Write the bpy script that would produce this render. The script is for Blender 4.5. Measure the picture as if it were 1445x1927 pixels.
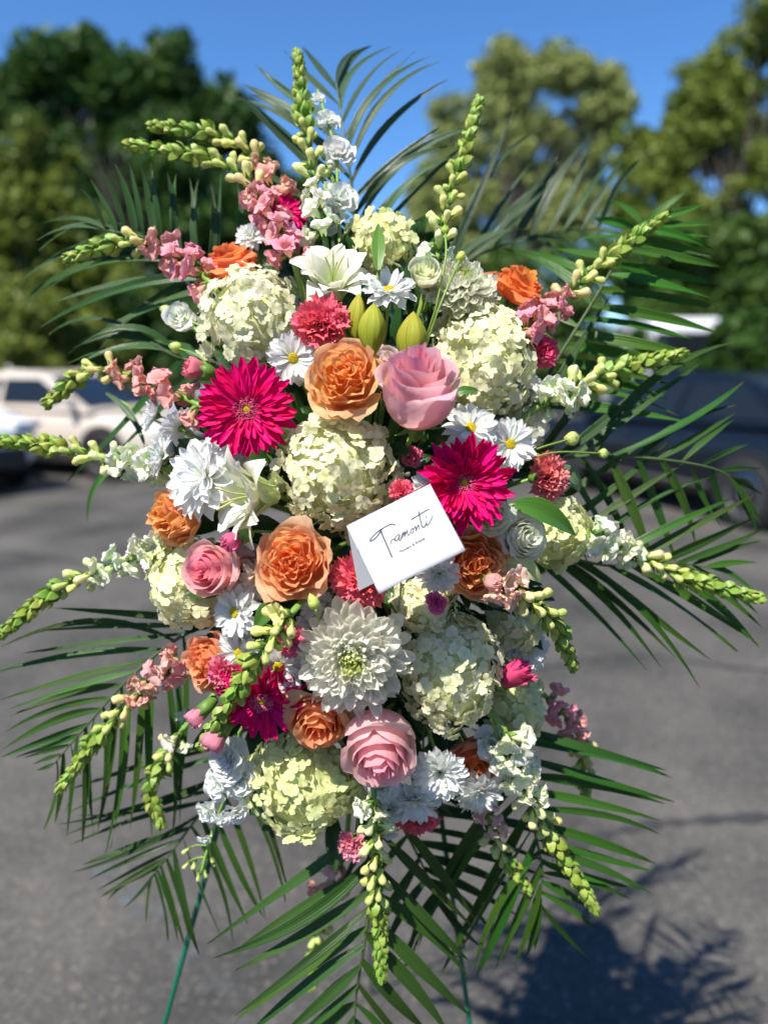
import bpy, math, random
import numpy as np
from mathutils import Vector, Matrix
for o in list(bpy.data.objects): bpy.data.objects.remove(o)
scene = bpy.context.scene
R_ = math.radians
rng = random.Random(7)

# ------------------------------------------------------------------ camera, sky, sun, exposure
FPX = 1445.0                      # focal length in photograph pixels (1445 x 1927)
PITCH = R_(10.6)
CAM = Vector((0, 0, 1.5))
cam_d = bpy.data.cameras.new('camera'); cam = bpy.data.objects.new('camera', cam_d)
scene.collection.objects.link(cam); scene.camera = cam
cam.location = CAM; cam.rotation_euler = (R_(90) - PITCH, 0, 0)
cam_d.sensor_fit = 'VERTICAL'; cam_d.sensor_height = 36.0; cam_d.lens = 36.0 * FPX / 1927
cam_d.clip_start = 0.05; cam_d.clip_end = 2000
cam_d.dof.use_dof = True; cam_d.dof.focus_distance = 0.72; cam_d.dof.aperture_fstop = 2.4

SUN_TO = Vector((-0.52, -0.78, 1.42)).normalized()
world = bpy.data.worlds.new('World'); scene.world = world; world.use_nodes = True
wn = world.node_tree; wn.nodes.clear()
sky = wn.nodes.new('ShaderNodeTexSky'); sky.sky_type = 'NISHITA'; sky.sun_disc = False
sky.sun_elevation = math.asin(SUN_TO.z); sky.sun_rotation = math.atan2(SUN_TO.x, SUN_TO.y) % (2 * math.pi)
sky.altitude = 3000; sky.air_density = 1.35; sky.dust_density = 0.0; sky.ozone_density = 10.0
bg = wn.nodes.new('ShaderNodeBackground'); bg.inputs[1].default_value = 0.13
hsv = wn.nodes.new('ShaderNodeHueSaturation'); hsv.inputs['Saturation'].default_value = 1.08
wo = wn.nodes.new('ShaderNodeOutputWorld')
wn.links.new(sky.outputs[0], hsv.inputs['Color']); wn.links.new(hsv.outputs[0], bg.inputs[0]); wn.links.new(bg.outputs[0], wo.inputs[0])
sun_d = bpy.data.lights.new('sun', 'SUN'); sun = bpy.data.objects.new('sun', sun_d)
scene.collection.objects.link(sun)
sun_d.energy = 5.0; sun_d.angle = R_(0.5); sun_d.color = (1.0, 0.94, 0.84)
sun.rotation_euler = SUN_TO.to_track_quat('Z', 'Y').to_euler(); sun.location = (-3, -4, 8)
vs = scene.view_settings
vs.view_transform = 'Standard'; vs.look = 'None'; vs.gamma = 1.0; vs.exposure = 0.54; vs.use_curve_mapping = False
scene.cycles.use_denoising = True
scene.cycles.max_bounces = 8; scene.cycles.transparent_max_bounces = 8

# ------------------------------------------------------------------ helpers
FW = Vector((0, math.cos(PITCH), -math.sin(PITCH))); UP = Vector((0, math.sin(PITCH), math.cos(PITCH))); RT = Vector((1, 0, 0))
def W(px, py, d):                                   # a point of the place at depth d metres
    return CAM + d * (FW + (px - 722.5) / FPX * RT + (963.5 - py) / FPX * UP)
def V(a, b, c): return (a * RT + b * UP - c * FW).normalized()   # right, up, towards the viewer
def G(px, py, z=0.0):                               # a point on the ground
    v = FW + (px - 722.5) / FPX * RT + (963.5 - py) / FPX * UP
    return CAM + v * ((z - CAM.z) / v.z)
def dm(x, y):                                       # depth of the mound of flowers
    r2 = ((x - 680) / 430) ** 2 + ((y - 960) / 640) ** 2
    return 0.70 + 0.10 * min(r2, 1.5)
def link(o): scene.collection.objects.link(o); return o
def mesh(name, v, f, mats, t=None, u=None, mi=None, smooth=True, uniform=None):
    me = bpy.data.meshes.new(name); me.from_pydata([tuple(p) for p in v], [], f)
    for m in mats: me.materials.append(m)
    if t is not None:
        a = me.attributes.new('t', 'FLOAT', 'POINT'); a.data.foreach_set('value', t)
    if u is not None:
        a = me.attributes.new('u', 'FLOAT', 'POINT'); a.data.foreach_set('value', u)
    if mi is not None: me.polygons.foreach_set('material_index', mi)
    if smooth: me.polygons.foreach_set('use_smooth', [True] * len(me.polygons))
    me.update(); return me
class MB:                                           # collects shapes for one mesh
    def __init__(s): s.v = []; s.f = []; s.t = []; s.u = []; s.mi = []
    def add(s, v, f, t=None, u=None, mi=0, M=None):
        k = len(s.v); s.v += [tuple(M @ Vector(p)) for p in v] if M else [tuple(p) for p in v]
        s.f += [tuple(i + k for i in q) for q in f]; s.mi += [mi] * len(f)
        s.t += list(t) if t is not None else [0.5] * len(v); s.u += list(u) if u is not None else [0.0] * len(v)
    def box(s, c, h, mi=0, M=None):
        v = [(c[0] + a * h[0], c[1] + b * h[1], c[2] + e * h[2]) for a in (-1, 1) for b in (-1, 1) for e in (-1, 1)]
        s.add(v, [(0, 1, 3, 2), (4, 6, 7, 5), (0, 4, 5, 1), (2, 3, 7, 6), (0, 2, 6, 4), (1, 5, 7, 3)], mi=mi, M=M)
    def mesh(s, name, mats, smooth=True): return mesh(name, s.v, s.f, mats, s.t, s.u, s.mi, smooth)
def patch(nu, nv, fn):                              # fn(u in -1..1, v in 0..1)
    v = []; t = []; u_ = []; f = []
    for i in range(nv + 1):
        for j in range(nu + 1):
            u = -1 + 2 * j / nu; vv = i / nv
            v.append(fn(u, vv)); t.append(vv); u_.append(u)
    for i in range(nv):
        for j in range(nu):
            a = i * (nu + 1) + j; f.append((a, a + 1, a + nu + 2, a + nu + 1))
    return v, f, t, u_
def lathe(prof, n, fn=None):                        # prof: (r, z) list
    v = []; f = []; t = []; u = []
    for i, (r, z) in enumerate(prof):
        for j in range(n):
            a = 2 * math.pi * j / n; p = (r * math.cos(a), r * math.sin(a), z)
            v.append(fn(p, i / (len(prof) - 1), a) if fn else p); t.append(i / (len(prof) - 1)); u.append(math.cos(a * 3))
    for i in range(len(prof) - 1):
        for j in range(n):
            a = i * n + j; b = i * n + (j + 1) % n; f.append((a, b, b + n, a + n))
    f.append(tuple(range(n - 1, -1, -1))); f.append(tuple((len(prof) - 1) * n + j for j in range(n)))
    return v, f, t, u
def tube(pts, rad, n=6):
    pts = [Vector(p) for p in pts]; v = []; f = []; t = []; u = []
    ref = Vector((0.31, 0.2, 0.93))
    for i, p in enumerate(pts):
        tg = (pts[min(i + 1, len(pts) - 1)] - pts[max(i - 1, 0)]).normalized()
        if abs(tg.dot(ref)) > 0.95: ref = Vector((0.9, 0.3, 0.1))
        a = tg.cross(ref).normalized(); b = tg.cross(a)
        r = rad(i / (len(pts) - 1)) if callable(rad) else rad
        for j in range(n):
            q = 2 * math.pi * j / n; v.append(p + r * (math.cos(q) * a + math.sin(q) * b)); t.append(i / (len(pts) - 1)); u.append(math.cos(q * 2))
    for i in range(len(pts) - 1):
        for j in range(n):
            a = i * n + j; b = i * n + (j + 1) % n; f.append((a, b, b + n, a + n))
    f.append(tuple(range(n - 1, -1, -1))); f.append(tuple((len(pts) - 1) * n + j for j in range(n)))
    return v, f, t, u
def spline(P, n):
    P = [Vector(p) for p in P]; out = []
    Q = [2 * P[0] - P[1]] + P + [2 * P[-1] - P[-2]]
    for k in range(n + 1):
        s = k / n * (len(P) - 1); i = min(int(s), len(P) - 2); x = s - i
        a, b, c, d = Q[i:i + 4]
        out.append(0.5 * ((2 * b) + (c - a) * x + (2 * a - 5 * b + 4 * c - d) * x * x + (3 * b - a - 3 * c + d) * x ** 3))
    return out
def basis(n, roll=0.0, up=None):
    z = Vector(n).normalized(); r = up or Vector((0.02, 0.35, 0.94))
    if abs(z.dot(r)) > 0.985: r = Vector((1, 0.1, 0))
    x = r.cross(z).normalized(); y = z.cross(x)
    return Matrix((x, y, z)).transposed() @ Matrix.Rotation(roll, 3, 'Z')
def frame(loc, B, s=1.0):
    M = B.to_4x4() @ Matrix.Diagonal((s, s, s, 1)) if not isinstance(s, tuple) else B.to_4x4() @ Matrix.Diagonal((*s, 1))
    M.translation = loc; return M
LABELS = set()
def tag(o, label, cat, group=None, kind=None):
    o['label'] = label
    o['category'] = cat
    if group: o['group'] = group
    if kind: o['kind'] = kind
    return o
def thing(name, label, cat, loc, group=None, B=None):
    o = link(bpy.data.objects.new(name, None)); o.empty_display_size = 0.02
    o.matrix_basis = frame(loc, B or Matrix.Identity(3)); tag(o, label, cat, group); return o
def part(name, me, parent, M=None, col=None):
    o = link(bpy.data.objects.new(name, me)); o.parent = parent
    if M is not None: o.matrix_basis = M
    if col is not None: o.color = (*col, 1)
    return o
def jit(c, a=0.06):
    k = 1 + rng.uniform(-a, a); return tuple(min(0.95, max(0.0, x * k * (1 + rng.uniform(-a, a) * .5))) for x in c)
def mixc(a, b, t): return tuple(x + (y - x) * t for x, y in zip(a, b))

# ------------------------------------------------------------------ materials
def nt(name):
    m = bpy.data.materials.new(name); m.use_nodes = True; m.node_tree.nodes.clear()
    return m, m.node_tree
def N(t, kind, **k):
    n = t.nodes.new(kind)
    for a, b in k.items():
        if a.startswith('i'): n.inputs[int(a[1:])].default_value = b
        else: setattr(n, a, b)
    return n
def petal_mat(name, base=(1, 1, 1), tip=(1, 1, 1), tr=0.3, rough=0.55, stripe=0.0, stripe_f=18.0, var=0.05, t0=0.0, t1=1.0, mott=0.1, fixed=None, spec=0.25, tipbrown=False):
    m, t = nt(name); L = t.links.new
    out = N(t, 'ShaderNodeOutputMaterial'); P = N(t, 'ShaderNodeBsdfPrincipled'); T = N(t, 'ShaderNodeBsdfTranslucent'); mx = N(t, 'ShaderNodeMixShader', i0=tr)
    oi = N(t, 'ShaderNodeObjectInfo'); at = N(t, 'ShaderNodeAttribute', attribute_name='t'); au = N(t, 'ShaderNodeAttribute', attribute_name='u')
    mr = N(t, 'ShaderNodeMapRange', i1=t0, i2=t1); L(at.outputs['Fac'], mr.inputs[0])
    g = N(t, 'ShaderNodeMix', data_type='RGBA'); L(mr.outputs[0], g.inputs[0]); g.inputs[6].default_value = (*base, 1); g.inputs[7].default_value = (*tip, 1)
    mul = N(t, 'ShaderNodeMix', data_type='RGBA', blend_type='MULTIPLY'); mul.inputs[0].default_value = 1
    L(g.outputs[2], mul.inputs[6])
    if fixed: mul.inputs[7].default_value = (*fixed, 1)
    else: L(oi.outputs['Color'], mul.inputs[7])
    hs = N(t, 'ShaderNodeHueSaturation'); L(mul.outputs[2], hs.inputs[4])
    r1 = N(t, 'ShaderNodeMapRange', i3=0.5 - var * .25, i4=0.5 + var * .25); L(oi.outputs['Random'], r1.inputs[0]); L(r1.outputs[0], hs.inputs[0])
    tc = N(t, 'ShaderNodeTexCoord'); no = N(t, 'ShaderNodeTexNoise'); no.inputs['Scale'].default_value = 4.0; no.inputs['Detail'].default_value = 4; L(tc.outputs['Object'], no.inputs['Vector'])
    r2 = N(t, 'ShaderNodeMapRange', i1=0.3, i2=0.7, i3=1 - mott, i4=1 + mott * .6); L(no.outputs[0], r2.inputs[0]); L(r2.outputs[0], hs.inputs[2])
    co = hs.outputs[0]
    if tipbrown:
        n2 = N(t, 'ShaderNodeTexNoise'); n2.inputs['Scale'].default_value = 60; L(tc.outputs['Object'], n2.inputs['Vector'])
        ad = N(t, 'ShaderNodeMath', operation='MULTIPLY_ADD', i1=0.10, i2=0.0); L(n2.outputs[0], ad.inputs[0]); a2 = N(t, 'ShaderNodeMath', operation='ADD'); L(ad.outputs[0], a2.inputs[0]); L(at.outputs['Fac'], a2.inputs[1])
        bm_ = N(t, 'ShaderNodeMapRange', i1=1.0, i2=1.06); L(a2.outputs[0], bm_.inputs[0]); bx_ = N(t, 'ShaderNodeMix', data_type='RGBA'); L(bm_.outputs[0], bx_.inputs[0]); L(co, bx_.inputs[6]); bx_.inputs[7].default_value = (0.16, 0.10, 0.035, 1); co = bx_.outputs[2]
    L(co, P.inputs['Base Color']); L(co, T.inputs[0])
    P.inputs['Roughness'].default_value = rough; P.inputs['Specular IOR Level'].default_value = spec
    if stripe:
        mt = N(t, 'ShaderNodeMath', operation='MULTIPLY', i1=stripe_f); L(au.outputs['Fac'], mt.inputs[0])
        sn = N(t, 'ShaderNodeMath', operation='SINE'); L(mt.outputs[0], sn.inputs[0])
        bp = N(t, 'ShaderNodeBump', i0=stripe, i1=0.00018); L(sn.outputs[0], bp.inputs['Height']); L(bp.outputs[0], P.inputs['Normal'])
    L(P.outputs[0], mx.inputs[1]); L(T.outputs[0], mx.inputs[2]); L(mx.outputs[0], out.inputs[0])
    return m
def plain(name, col, rough=0.5, metal=0.0, spec=0.5, noise=0.0, nscale=20.0, coat=0.0):
    m, t = nt(name); L = t.links.new
    out = N(t, 'ShaderNodeOutputMaterial'); P = N(t, 'ShaderNodeBsdfPrincipled'); L(P.outputs[0], out.inputs[0])
    P.inputs['Base Color'].default_value = (*col, 1); P.inputs['Roughness'].default_value = rough; P.inputs['Metallic'].default_value = metal
    P.inputs['Specular IOR Level'].default_value = spec; P.inputs['Coat Weight'].default_value = coat; P.inputs['Coat Roughness'].default_value = 0.05
    if noise:
        tc = N(t, 'ShaderNodeTexCoord'); no = N(t, 'ShaderNodeTexNoise'); no.inputs['Scale'].default_value = nscale; no.inputs['Detail'].default_value = 5
        L(tc.outputs['Object'], no.inputs['Vector'])
        mp = N(t, 'ShaderNodeMapRange', i1=0.3, i2=0.7, i3=1 - noise, i4=1 + noise); L(no.outputs[0], mp.inputs[0])
        mu = N(t, 'ShaderNodeMix', data_type='RGBA', blend_type='MULTIPLY'); mu.inputs[0].default_value = 1; mu.inputs[6].default_value = (*col, 1)
        L(mp.outputs[0], mu.inputs[7]); L(mu.outputs[2], P.inputs['Base Color'])
    return m
M_HYD = petal_mat('hydrangea_petal', (0.93, 0.95, 0.78), (1, 1, 1), tr=0.36, rough=0.6, var=0.05, mott=0.08, t0=0.1, t1=0.75)
M_ROSE = petal_mat('rose_petal', (1.0, 0.88, 0.76), (1.02, 1.06, 1.10), tr=0.55, rough=0.5, var=0.05, mott=0.12, stripe=0.3, stripe_f=34)
M_RAY = petal_mat('ray_petal', (0.92, 0.95, 0.80), (1, 1, 1), tr=0.42, rough=0.55, stripe=0.3, stripe_f=9, var=0.02, mott=0.05, t0=0, t1=0.5)
M_GER = petal_mat('gerbera_petal', (0.9, 1.0, 0.95), (1, 1, 1), tr=0.22, rough=0.55, stripe=0.4, stripe_f=8, var=0.04, mott=0.1, spec=0.15)
M_CARN = petal_mat('carnation_petal', (0.85, 0.75, 0.8), (1, 1, 1), tr=0.28, rough=0.65, var=0.05, mott=0.12, t0=0.3, t1=1.0)
M_STOCK = petal_mat('stock_petal', (.95, 1.0, .85), (1, 1, 1), tr=0.38, rough=0.6, var=0.02, mott=0.05)
M_SNAP = petal_mat('snapdragon_petal', (1.0, 1.12, 0.72), (1, 1, 1), tr=0.30, rough=0.5, var=0.06, mott=0.14, t0=0.1, t1=0.8)
M_LILY = petal_mat('lily_petal', (0.85, 1.0, 0.55), (1, 1, 1), tr=0.25, rough=0.45, stripe=0.3, stripe_f=10, var=0.02, mott=0.05, t0=0.15, t1=0.6)
M_BUDG = petal_mat('bud_green', (0.8, 0.9, 0.8), (1.1, 1.1, 1.0), tr=0.15, rough=0.45, var=0.10, mott=0.2, spec=0.4)
M_SEPAL = petal_mat('sepal_green', (1, 1, 1), (1, 1, 1), tr=0.15, rough=0.45, var=0.08, mott=0.25, fixed=(0.16, 0.28, 0.045), spec=0.4)
M_STEM = petal_mat('stem_green', (1, 1, 1), (1.1, 1.1, 1.0), tr=0.05, rough=0.4, var=0.06, mott=0.2, fixed=(0.22, 0.36, 0.07), spec=0.4)
M_PALM = petal_mat('palm_leaf', (1, 1, 1), (1.1, 1.05, 1.0), tr=0.28, rough=0.34, stripe=1.0, stripe_f=15, var=0.06, mott=0.22, spec=0.4, tipbrown=True)
M_LEAF = petal_mat('broad_leaf', (1, 1, 1), (1, 1, 1), tr=0.15, rough=0.38, stripe=0.35, stripe_f=20, var=0.06, mott=0.2, spec=0.5)
M_LBUD = petal_mat('lily_bud_skin', (.62, .85, .6), (1.1, 1.02, 1.0), tr=0.2, rough=0.55, stripe=0.8, stripe_f=16, var=0.03, mott=0.3, spec=0.25)
M_RACHIS = plain('palm_rachis', (0.06, 0.10, 0.03), 0.4, noise=0.2)
M_DISC = plain('flower_disc_yellow', (0.62, 0.50, 0.03), 0.8, spec=0.2, noise=0.4, nscale=14)
M_CORE = plain('flower_core_green', (0.58, 0.60, 0.30), 0.8, spec=0.2, noise=0.3, nscale=12)
# ------------------------------------------------------------------ ground, cars, trees
def asphalt_mat():
    m, t = nt('asphalt'); L = t.links.new
    out = N(t, 'ShaderNodeOutputMaterial'); P = N(t, 'ShaderNodeBsdfPrincipled'); L(P.outputs[0], out.inputs[0])
    tc = N(t, 'ShaderNodeTexCoord')
    big = N(t, 'ShaderNodeTexNoise'); big.inputs['Scale'].default_value = 1.3; big.inputs['Detail'].default_value = 6; L(tc.outputs['Object'], big.inputs['Vector'])
    cr = N(t, 'ShaderNodeValToRGB'); L(big.outputs[0], cr.inputs[0])
    e = cr.color_ramp.elements; e[0].position = 0.34; e[0].color = (0.050, 0.049, 0.047, 1); e[1].position = 0.68; e[1].color = (0.125, 0.118, 0.106, 1)
    vo = N(t, 'ShaderNodeTexVoronoi'); vo.inputs['Scale'].default_value = 85; L(tc.outputs['Object'], vo.inputs['Vector'])
    sp = N(t, 'ShaderNodeSeparateColor'); L(vo.outputs['Color'], sp.inputs[0])
    pb = N(t, 'ShaderNodeMapRange', i1=0.0, i2=1.0, i3=0.78, i4=1.18); L(sp.outputs[0], pb.inputs[0])
    mu = N(t, 'ShaderNodeMix', data_type='RGBA', blend_type='MULTIPLY'); mu.inputs[0].default_value = 1; L(cr.outputs[0], mu.inputs[6]); L(pb.outputs[0], mu.inputs[7])
    gt = N(t, 'ShaderNodeMapRange', i1=0.90, i2=0.93); L(sp.outputs[1], gt.inputs[0])
    ed = N(t, 'ShaderNodeMapRange', i1=0.35, i2=0.25); L(vo.outputs['Distance'], ed.inputs[0])
    an = N(t, 'ShaderNodeMath', operation='MULTIPLY'); L(gt.outputs[0], an.inputs[0]); an.inputs[1].default_value = 0.2
    wh = N(t, 'ShaderNodeMix', data_type='RGBA'); L(an.outputs[0], wh.inputs[0]); L(mu.outputs[2], wh.inputs[6]); wh.inputs[7].default_value = (0.36, 0.32, 0.26, 1)
    L(wh.outputs[2], P.inputs['Base Color']); P.inputs['Roughness'].default_value = 0.9; P.inputs['Specular IOR Level'].default_value = 0.15
    bp = N(t, 'ShaderNodeBump', i0=0.6, i1=0.004); L(vo.outputs['Distance'], bp.inputs['Height']); L(bp.outputs[0], P.inputs['Normal'])
    return m
def worn_mat(name, a, b, lo, hi, sc):
    m, t = nt(name); L = t.links.new
    out = N(t, 'ShaderNodeOutputMaterial'); P = N(t, 'ShaderNodeBsdfPrincipled'); T = N(t, 'ShaderNodeBsdfTransparent'); mx = N(t, 'ShaderNodeMixShader')
    tc = N(t, 'ShaderNodeTexCoord'); no = N(t, 'ShaderNodeTexNoise'); no.inputs['Scale'].default_value = sc; no.inputs['Detail'].default_value = 8; L(tc.outputs['Object'], no.inputs['Vector'])
    mp = N(t, 'ShaderNodeMapRange', i1=lo, i2=hi); L(no.outputs[0], mp.inputs[0]); L(mp.outputs[0], mx.inputs[0])
    c = N(t, 'ShaderNodeMix', data_type='RGBA'); L(no.outputs[0], c.inputs[0]); c.inputs[6].default_value = (*a, 1); c.inputs[7].default_value = (*b, 1)
    L(c.outputs[2], P.inputs['Base Color']); P.inputs['Roughness'].default_value = 0.85
    L(T.outputs[0], mx.inputs[1]); L(P.outputs[0], mx.inputs[2]); L(mx.outputs[0], out.inputs[0]); return m
def struct(name, me): o = link(bpy.data.objects.new(name, me)); o['kind'] = 'structure'; return o
struct('parking_lot', mesh('parking_lot', [(-300, -60, 0), (300, -60, 0), (300, 600, 0), (-300, 600, 0)], [(0, 1, 2, 3)], [asphalt_mat()], smooth=False))
def strip(name, pts, w, mat, z):
    P = spline(pts, 40); v = []; f = []
    for i, p in enumerate(P):
        tg = (P[min(i + 1, 40)] - P[max(i - 1, 0)]).normalized(); s = tg.cross(Vector((0, 0, 1)))
        ww = w * (0.7 + 0.3 * math.sin(i * 1.7) + 0.25 * math.sin(i * .61))
        v += [p + s * ww + Vector((0, 0, z)), p - s * ww + Vector((0, 0, z))]
        if i: f.append((2 * i - 2, 2 * i - 1, 2 * i + 1, 2 * i))
    return struct(name, mesh(name, v, f, [mat], smooth=False))
strip('tar_seam', [G(930, 1665), G(1060, 1600), G(1190, 1560), G(1320, 1545), G(1560, 1535)], 0.030, worn_mat('tar', (0.03, 0.03, 0.032), (0.05, 0.05, 0.052), 0.28, 0.5, 9), 0.004)
strip('tar_seam', [G(-200, 1010), G(60, 1045), G(240, 1075), G(420, 1110)], 0.03, bpy.data.materials['tar'], 0.004)
strip('tar_seam', [G(1000, 1260), G(1200, 1235), G(1445, 1262), G(1700, 1240)], 0.02, bpy.data.materials['tar'], 0.004)
strip('painted_line', [G(170, 1600), G(290, 1740), G(420, 1870), G(560, 2040)], 0.045, worn_mat('worn_paint', (0.10, 0.11, 0.115), (0.17, 0.19, 0.20), 0.48, 0.80, 9), 0.004)

# --- cars
def car_paint(name, col, metal=0.0, coat=0.4): return plain(name, col, 0.35, metal, 0.4, coat=coat)
M_GLASS = plain('car_glass', (0.012, 0.016, 0.02), 0.05, 0, 0.45)
M_TYRE = plain('tyre_rubber', (0.018, 0.018, 0.018), 0.8, noise=0.2)
M_RIM = plain('alloy_rim', (0.55, 0.56, 0.58), 0.28, 0.9)
M_TRIM = plain('black_trim', (0.02, 0.02, 0.022), 0.5)
M_CHROME = plain('chrome_trim', (0.75, 0.76, 0.78), 0.15, 1.0)
M_LAMP = plain('lamp_lens', (0.7, 0.72, 0.75), 0.1, 0.0, 0.8)
M_RED = plain('tail_lens', (0.5, 0.02, 0.015), 0.15, 0.0, 0.8)
def loft(st):                                       # stations: x, z0, z1, half width
    v = []; f = []
    for x, z0, z1, h in st:
        h_ = z1 - z0
        half = [(0, z0), (h * .86, z0), (h * .97, z0 + .10 * h_), (h, z0 + .42 * h_), (h * .985, z0 + .72 * h_), (h * .93, z0 + .93 * h_), (h * .74, z1), (0, z1 + .015)]
        ring = half + [(-y, z) for y, z in half[-2:0:-1]]
        v += [(x, y, z) for y, z in ring]
    n = 14
    for i in range(len(st) - 1):
        for j in range(n): f.append((i * n + j, i * n + (j + 1) % n, (i + 1) * n + (j + 1) % n, (i + 1) * n + j))
    f.append(tuple(range(n - 1, -1, -1))); f.append(tuple((len(st) - 1) * n + j for j in range(n)))
    return v, f
def subd(o, k=2):
    m = o.modifiers.new('subdivision', 'SUBSURF'); m.levels = k; m.render_levels = k
WHEEL = {}
def wheel_mesh():
    if WHEEL: return WHEEL['t'], WHEEL['r']
    v, f, t, u = lathe([(.20, -.10), (.30, -.11), (.325, -.085), (.33, 0), (.325, .085), (.30, .11), (.215, .10), (.205, .06)], 32)
    WHEEL['t'] = mesh('tyre', v, f[:-2], [M_TYRE], t, u)
    b = MB(); v, f, t, u = lathe([(.212, .03), (.215, .085), (.195, .09), (.185, .04)], 32); b.add(v, f[:-2])
    v, f, t, u = lathe([(.0, .045), (.05, .075), (.06, .05)], 16); b.add(v, f[1:])
    v, f, t, u = lathe([(.0, .02), (.19, .02)], 24); b.add(v, f[:-2], mi=1)
    for k in range(7):
        a = 2 * math.pi * k / 7; b.box((.12, 0, .055), (.085, .022, .014), M=Matrix.Rotation(a, 4, 'Z'))
    WHEEL['r'] = b.mesh('rim', [M_RIM, M_TRIM], smooth=False)
    return WHEEL['t'], WHEEL['r']
SEDAN = dict(body=[(-2.36, .48, .74, .66), (-2.28, .30, .93, .80), (-2.0, .22, 1.0, .87), (-1.45, .2, 1.0, .9), (-.7, .19, .98, .91), (.3, .19, .95, .91), (1.05, .2, .92, .90), (1.75, .22, .86, .87), (2.15, .27, .77, .80), (2.33, .40, .64, .66)],
             cabin=[(-1.95, .97), (-1.25, 1.33), (-.85, 1.42), (-.2, 1.455), (.25, 1.40), (1.2, .91)], wheels=(-1.42, 1.38), z=1.0)
SUV = dict(body=[(-2.30, .50, .95, .72), (-2.24, .34, 1.08, .84), (-2.0, .26, 1.12, .89), (-1.4, .25, 1.12, .92), (-.6, .25, 1.10, .93), (.4, .25, 1.08, .93), (1.05, .26, 1.05, .92), (1.75, .28, 1.0, .89), (2.12, .32, .92, .82), (2.28, .45, .76, .68)],
           cabin=[(-2.18, 1.09), (-1.95, 1.60), (-1.5, 1.70), (-.3, 1.72), (.2, 1.66), (1.1, 1.04)], wheels=(-1.36, 1.36), z=1.1)
VAN = dict(body=[(-2.6, .45, 1.15, .85), (-2.56, .35, 1.22, .93), (-2.2, .28, 1.24, .97), (-1.4, .27, 1.24, .98), (-.6, .27, 1.24, .98), (.6, .27, 1.24, .98), (1.3, .27, 1.2, .97), (2.0, .3, 1.1, .93), (2.4, .36, .98, .84), (2.55, .5, .8, .7)],
           cabin=[(-2.55, 1.2), (-2.48, 2.25), (-2.0, 2.42), (.6, 2.42), (1.0, 2.3), (2.05, 1.1)], wheels=(-1.6, 1.65), z=1.2)
def car(label, loc, yaw, paint, spec, cat='car', name='parked_car', hubcol=None):
    root = thing(name, label, cat, loc, 'vehicles parked across the lot', Matrix.Rotation(yaw, 3, 'Z'))
    v, f = loft(spec['body']); bo = part('body', mesh('body', v, f, [paint]), root); subd(bo)
    C = spec['cabin']; zb = C[0][1]; zt = max(z for x, z in C)
    hw = max(s[3] for s in spec['body']); narrow = .30 if zt < 1.8 else .14
    def hy(z): return hw * (.955 - narrow * max(0, min(1, (z - .9) / (zt - .9))) ** 1.2)
    v = []; f = []
    for x, z in C: v += [(x, hy(z), z), (x, hy(z) * .6, z + .02), (x, -hy(z) * .6, z + .02), (x, -hy(z), z)]
    n = len(C)
    for i in range(n - 1):
        for j in range(3): f.append((i * 4 + j, i * 4 + j + 1, i * 4 + 5 + j, i * 4 + 4 + j))
    f.append(tuple(i * 4 for i in range(n))[::-1]); f.append(tuple(i * 4 + 3 for i in range(n)))
    roof = part('roof', mesh('roof', v, f, [paint], smooth=False), root)
    bv = roof.modifiers.new('bevel', 'BEVEL'); bv.width = .03; bv.segments = 2
    # side glass: panes between rear pillar and windscreen
    xr0, zr0 = C[0]; xr1, zr1 = C[1]; xf1, zf1 = C[-2]; xf0, zf0 = C[-1]
    zlo = max(zb, zf0) + .05; zhi = zt - .10
    xr = lambda z: xr0 + (xr1 - xr0) * min(1, (z - zr0) / (zr1 - zr0)) + .16
    xf = lambda z: xf0 + (xf1 - xf0) * min(1, (z - zf0) / (zf1 - zf0)) - .12
    mids = [0.0, .33, .66, 1.0] if zt > 1.6 else [0.0, .5, 1.0]
    for s in (1, -1):
        for k in range(len(mids) - 1):
            a, b = mids[k] + .02, mids[k + 1] - .02
            if zt > 2 and k < 2: continue
            q = []
            for z, w in ((zlo, a), (zlo, b), (zhi, b), (zhi, a)):
                x = xr(z) + (xf(z) - xr(z)) * w; q.append((x, s * (hy(z) + .012), z))
            part('side_window', mesh('side_window', q + [(x, y - s * .03, z) for x, y, z in q], [(0, 1, 2, 3), (0, 4, 5, 1), (1, 5, 6, 2), (2, 6, 7, 3), (3, 7, 4, 0)], [M_GLASS], smooth=False), root)
    for nm, (x0, z0), (x1, z1), d in (('windscreen', (xf0, zf0), (xf1, zf1), 1), ('rear_window', (xr0, zr0), (xr1, zr1), -1)):
        nn = Vector((d * (z1 - z0), 0, abs(x1 - x0))).normalized() * .05; q = []
        for w, s in ((.12, 1), (.12, -1), (.9, -1), (.9, 1)):
            z = z0 + (z1 - z0) * w; q.append((x0 + (x1 - x0) * w + nn.x, s * (hy(z) - .09), z + nn.z))
        part(nm, mesh(nm, q + [(x - nn.x, y, z - nn.z) for x, y, z in q], [(0, 1, 2, 3), (0, 4, 5, 1), (1, 5, 6, 2), (2, 6, 7, 3), (3, 7, 4, 0)], [M_GLASS], smooth=False), root)
    tm, rm = wheel_mesh()
    for x in spec['wheels']:
        for s in (1, -1):
            v, f, t, u = lathe([(.0, .0), (.385, .0), (.385, .03), (.0, .031)], 28)
            part('wheel_arch', mesh('wheel_arch', v, f, [M_TRIM], smooth=False), root, frame(Vector((x, s * (hw - .035), .36)), basis((0, s, 0))))
            w = part('wheel', tm, root, frame(Vector((x, s * (hw - .075), .332)), basis((0, s, 0)))); part('rim', rm, w)
    xf_, xb_ = spec['body'][-2][0], spec['body'][1][0]
    zl = spec['body'][-2][2] - .10; zr = spec['body'][1][2] - .14
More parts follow.
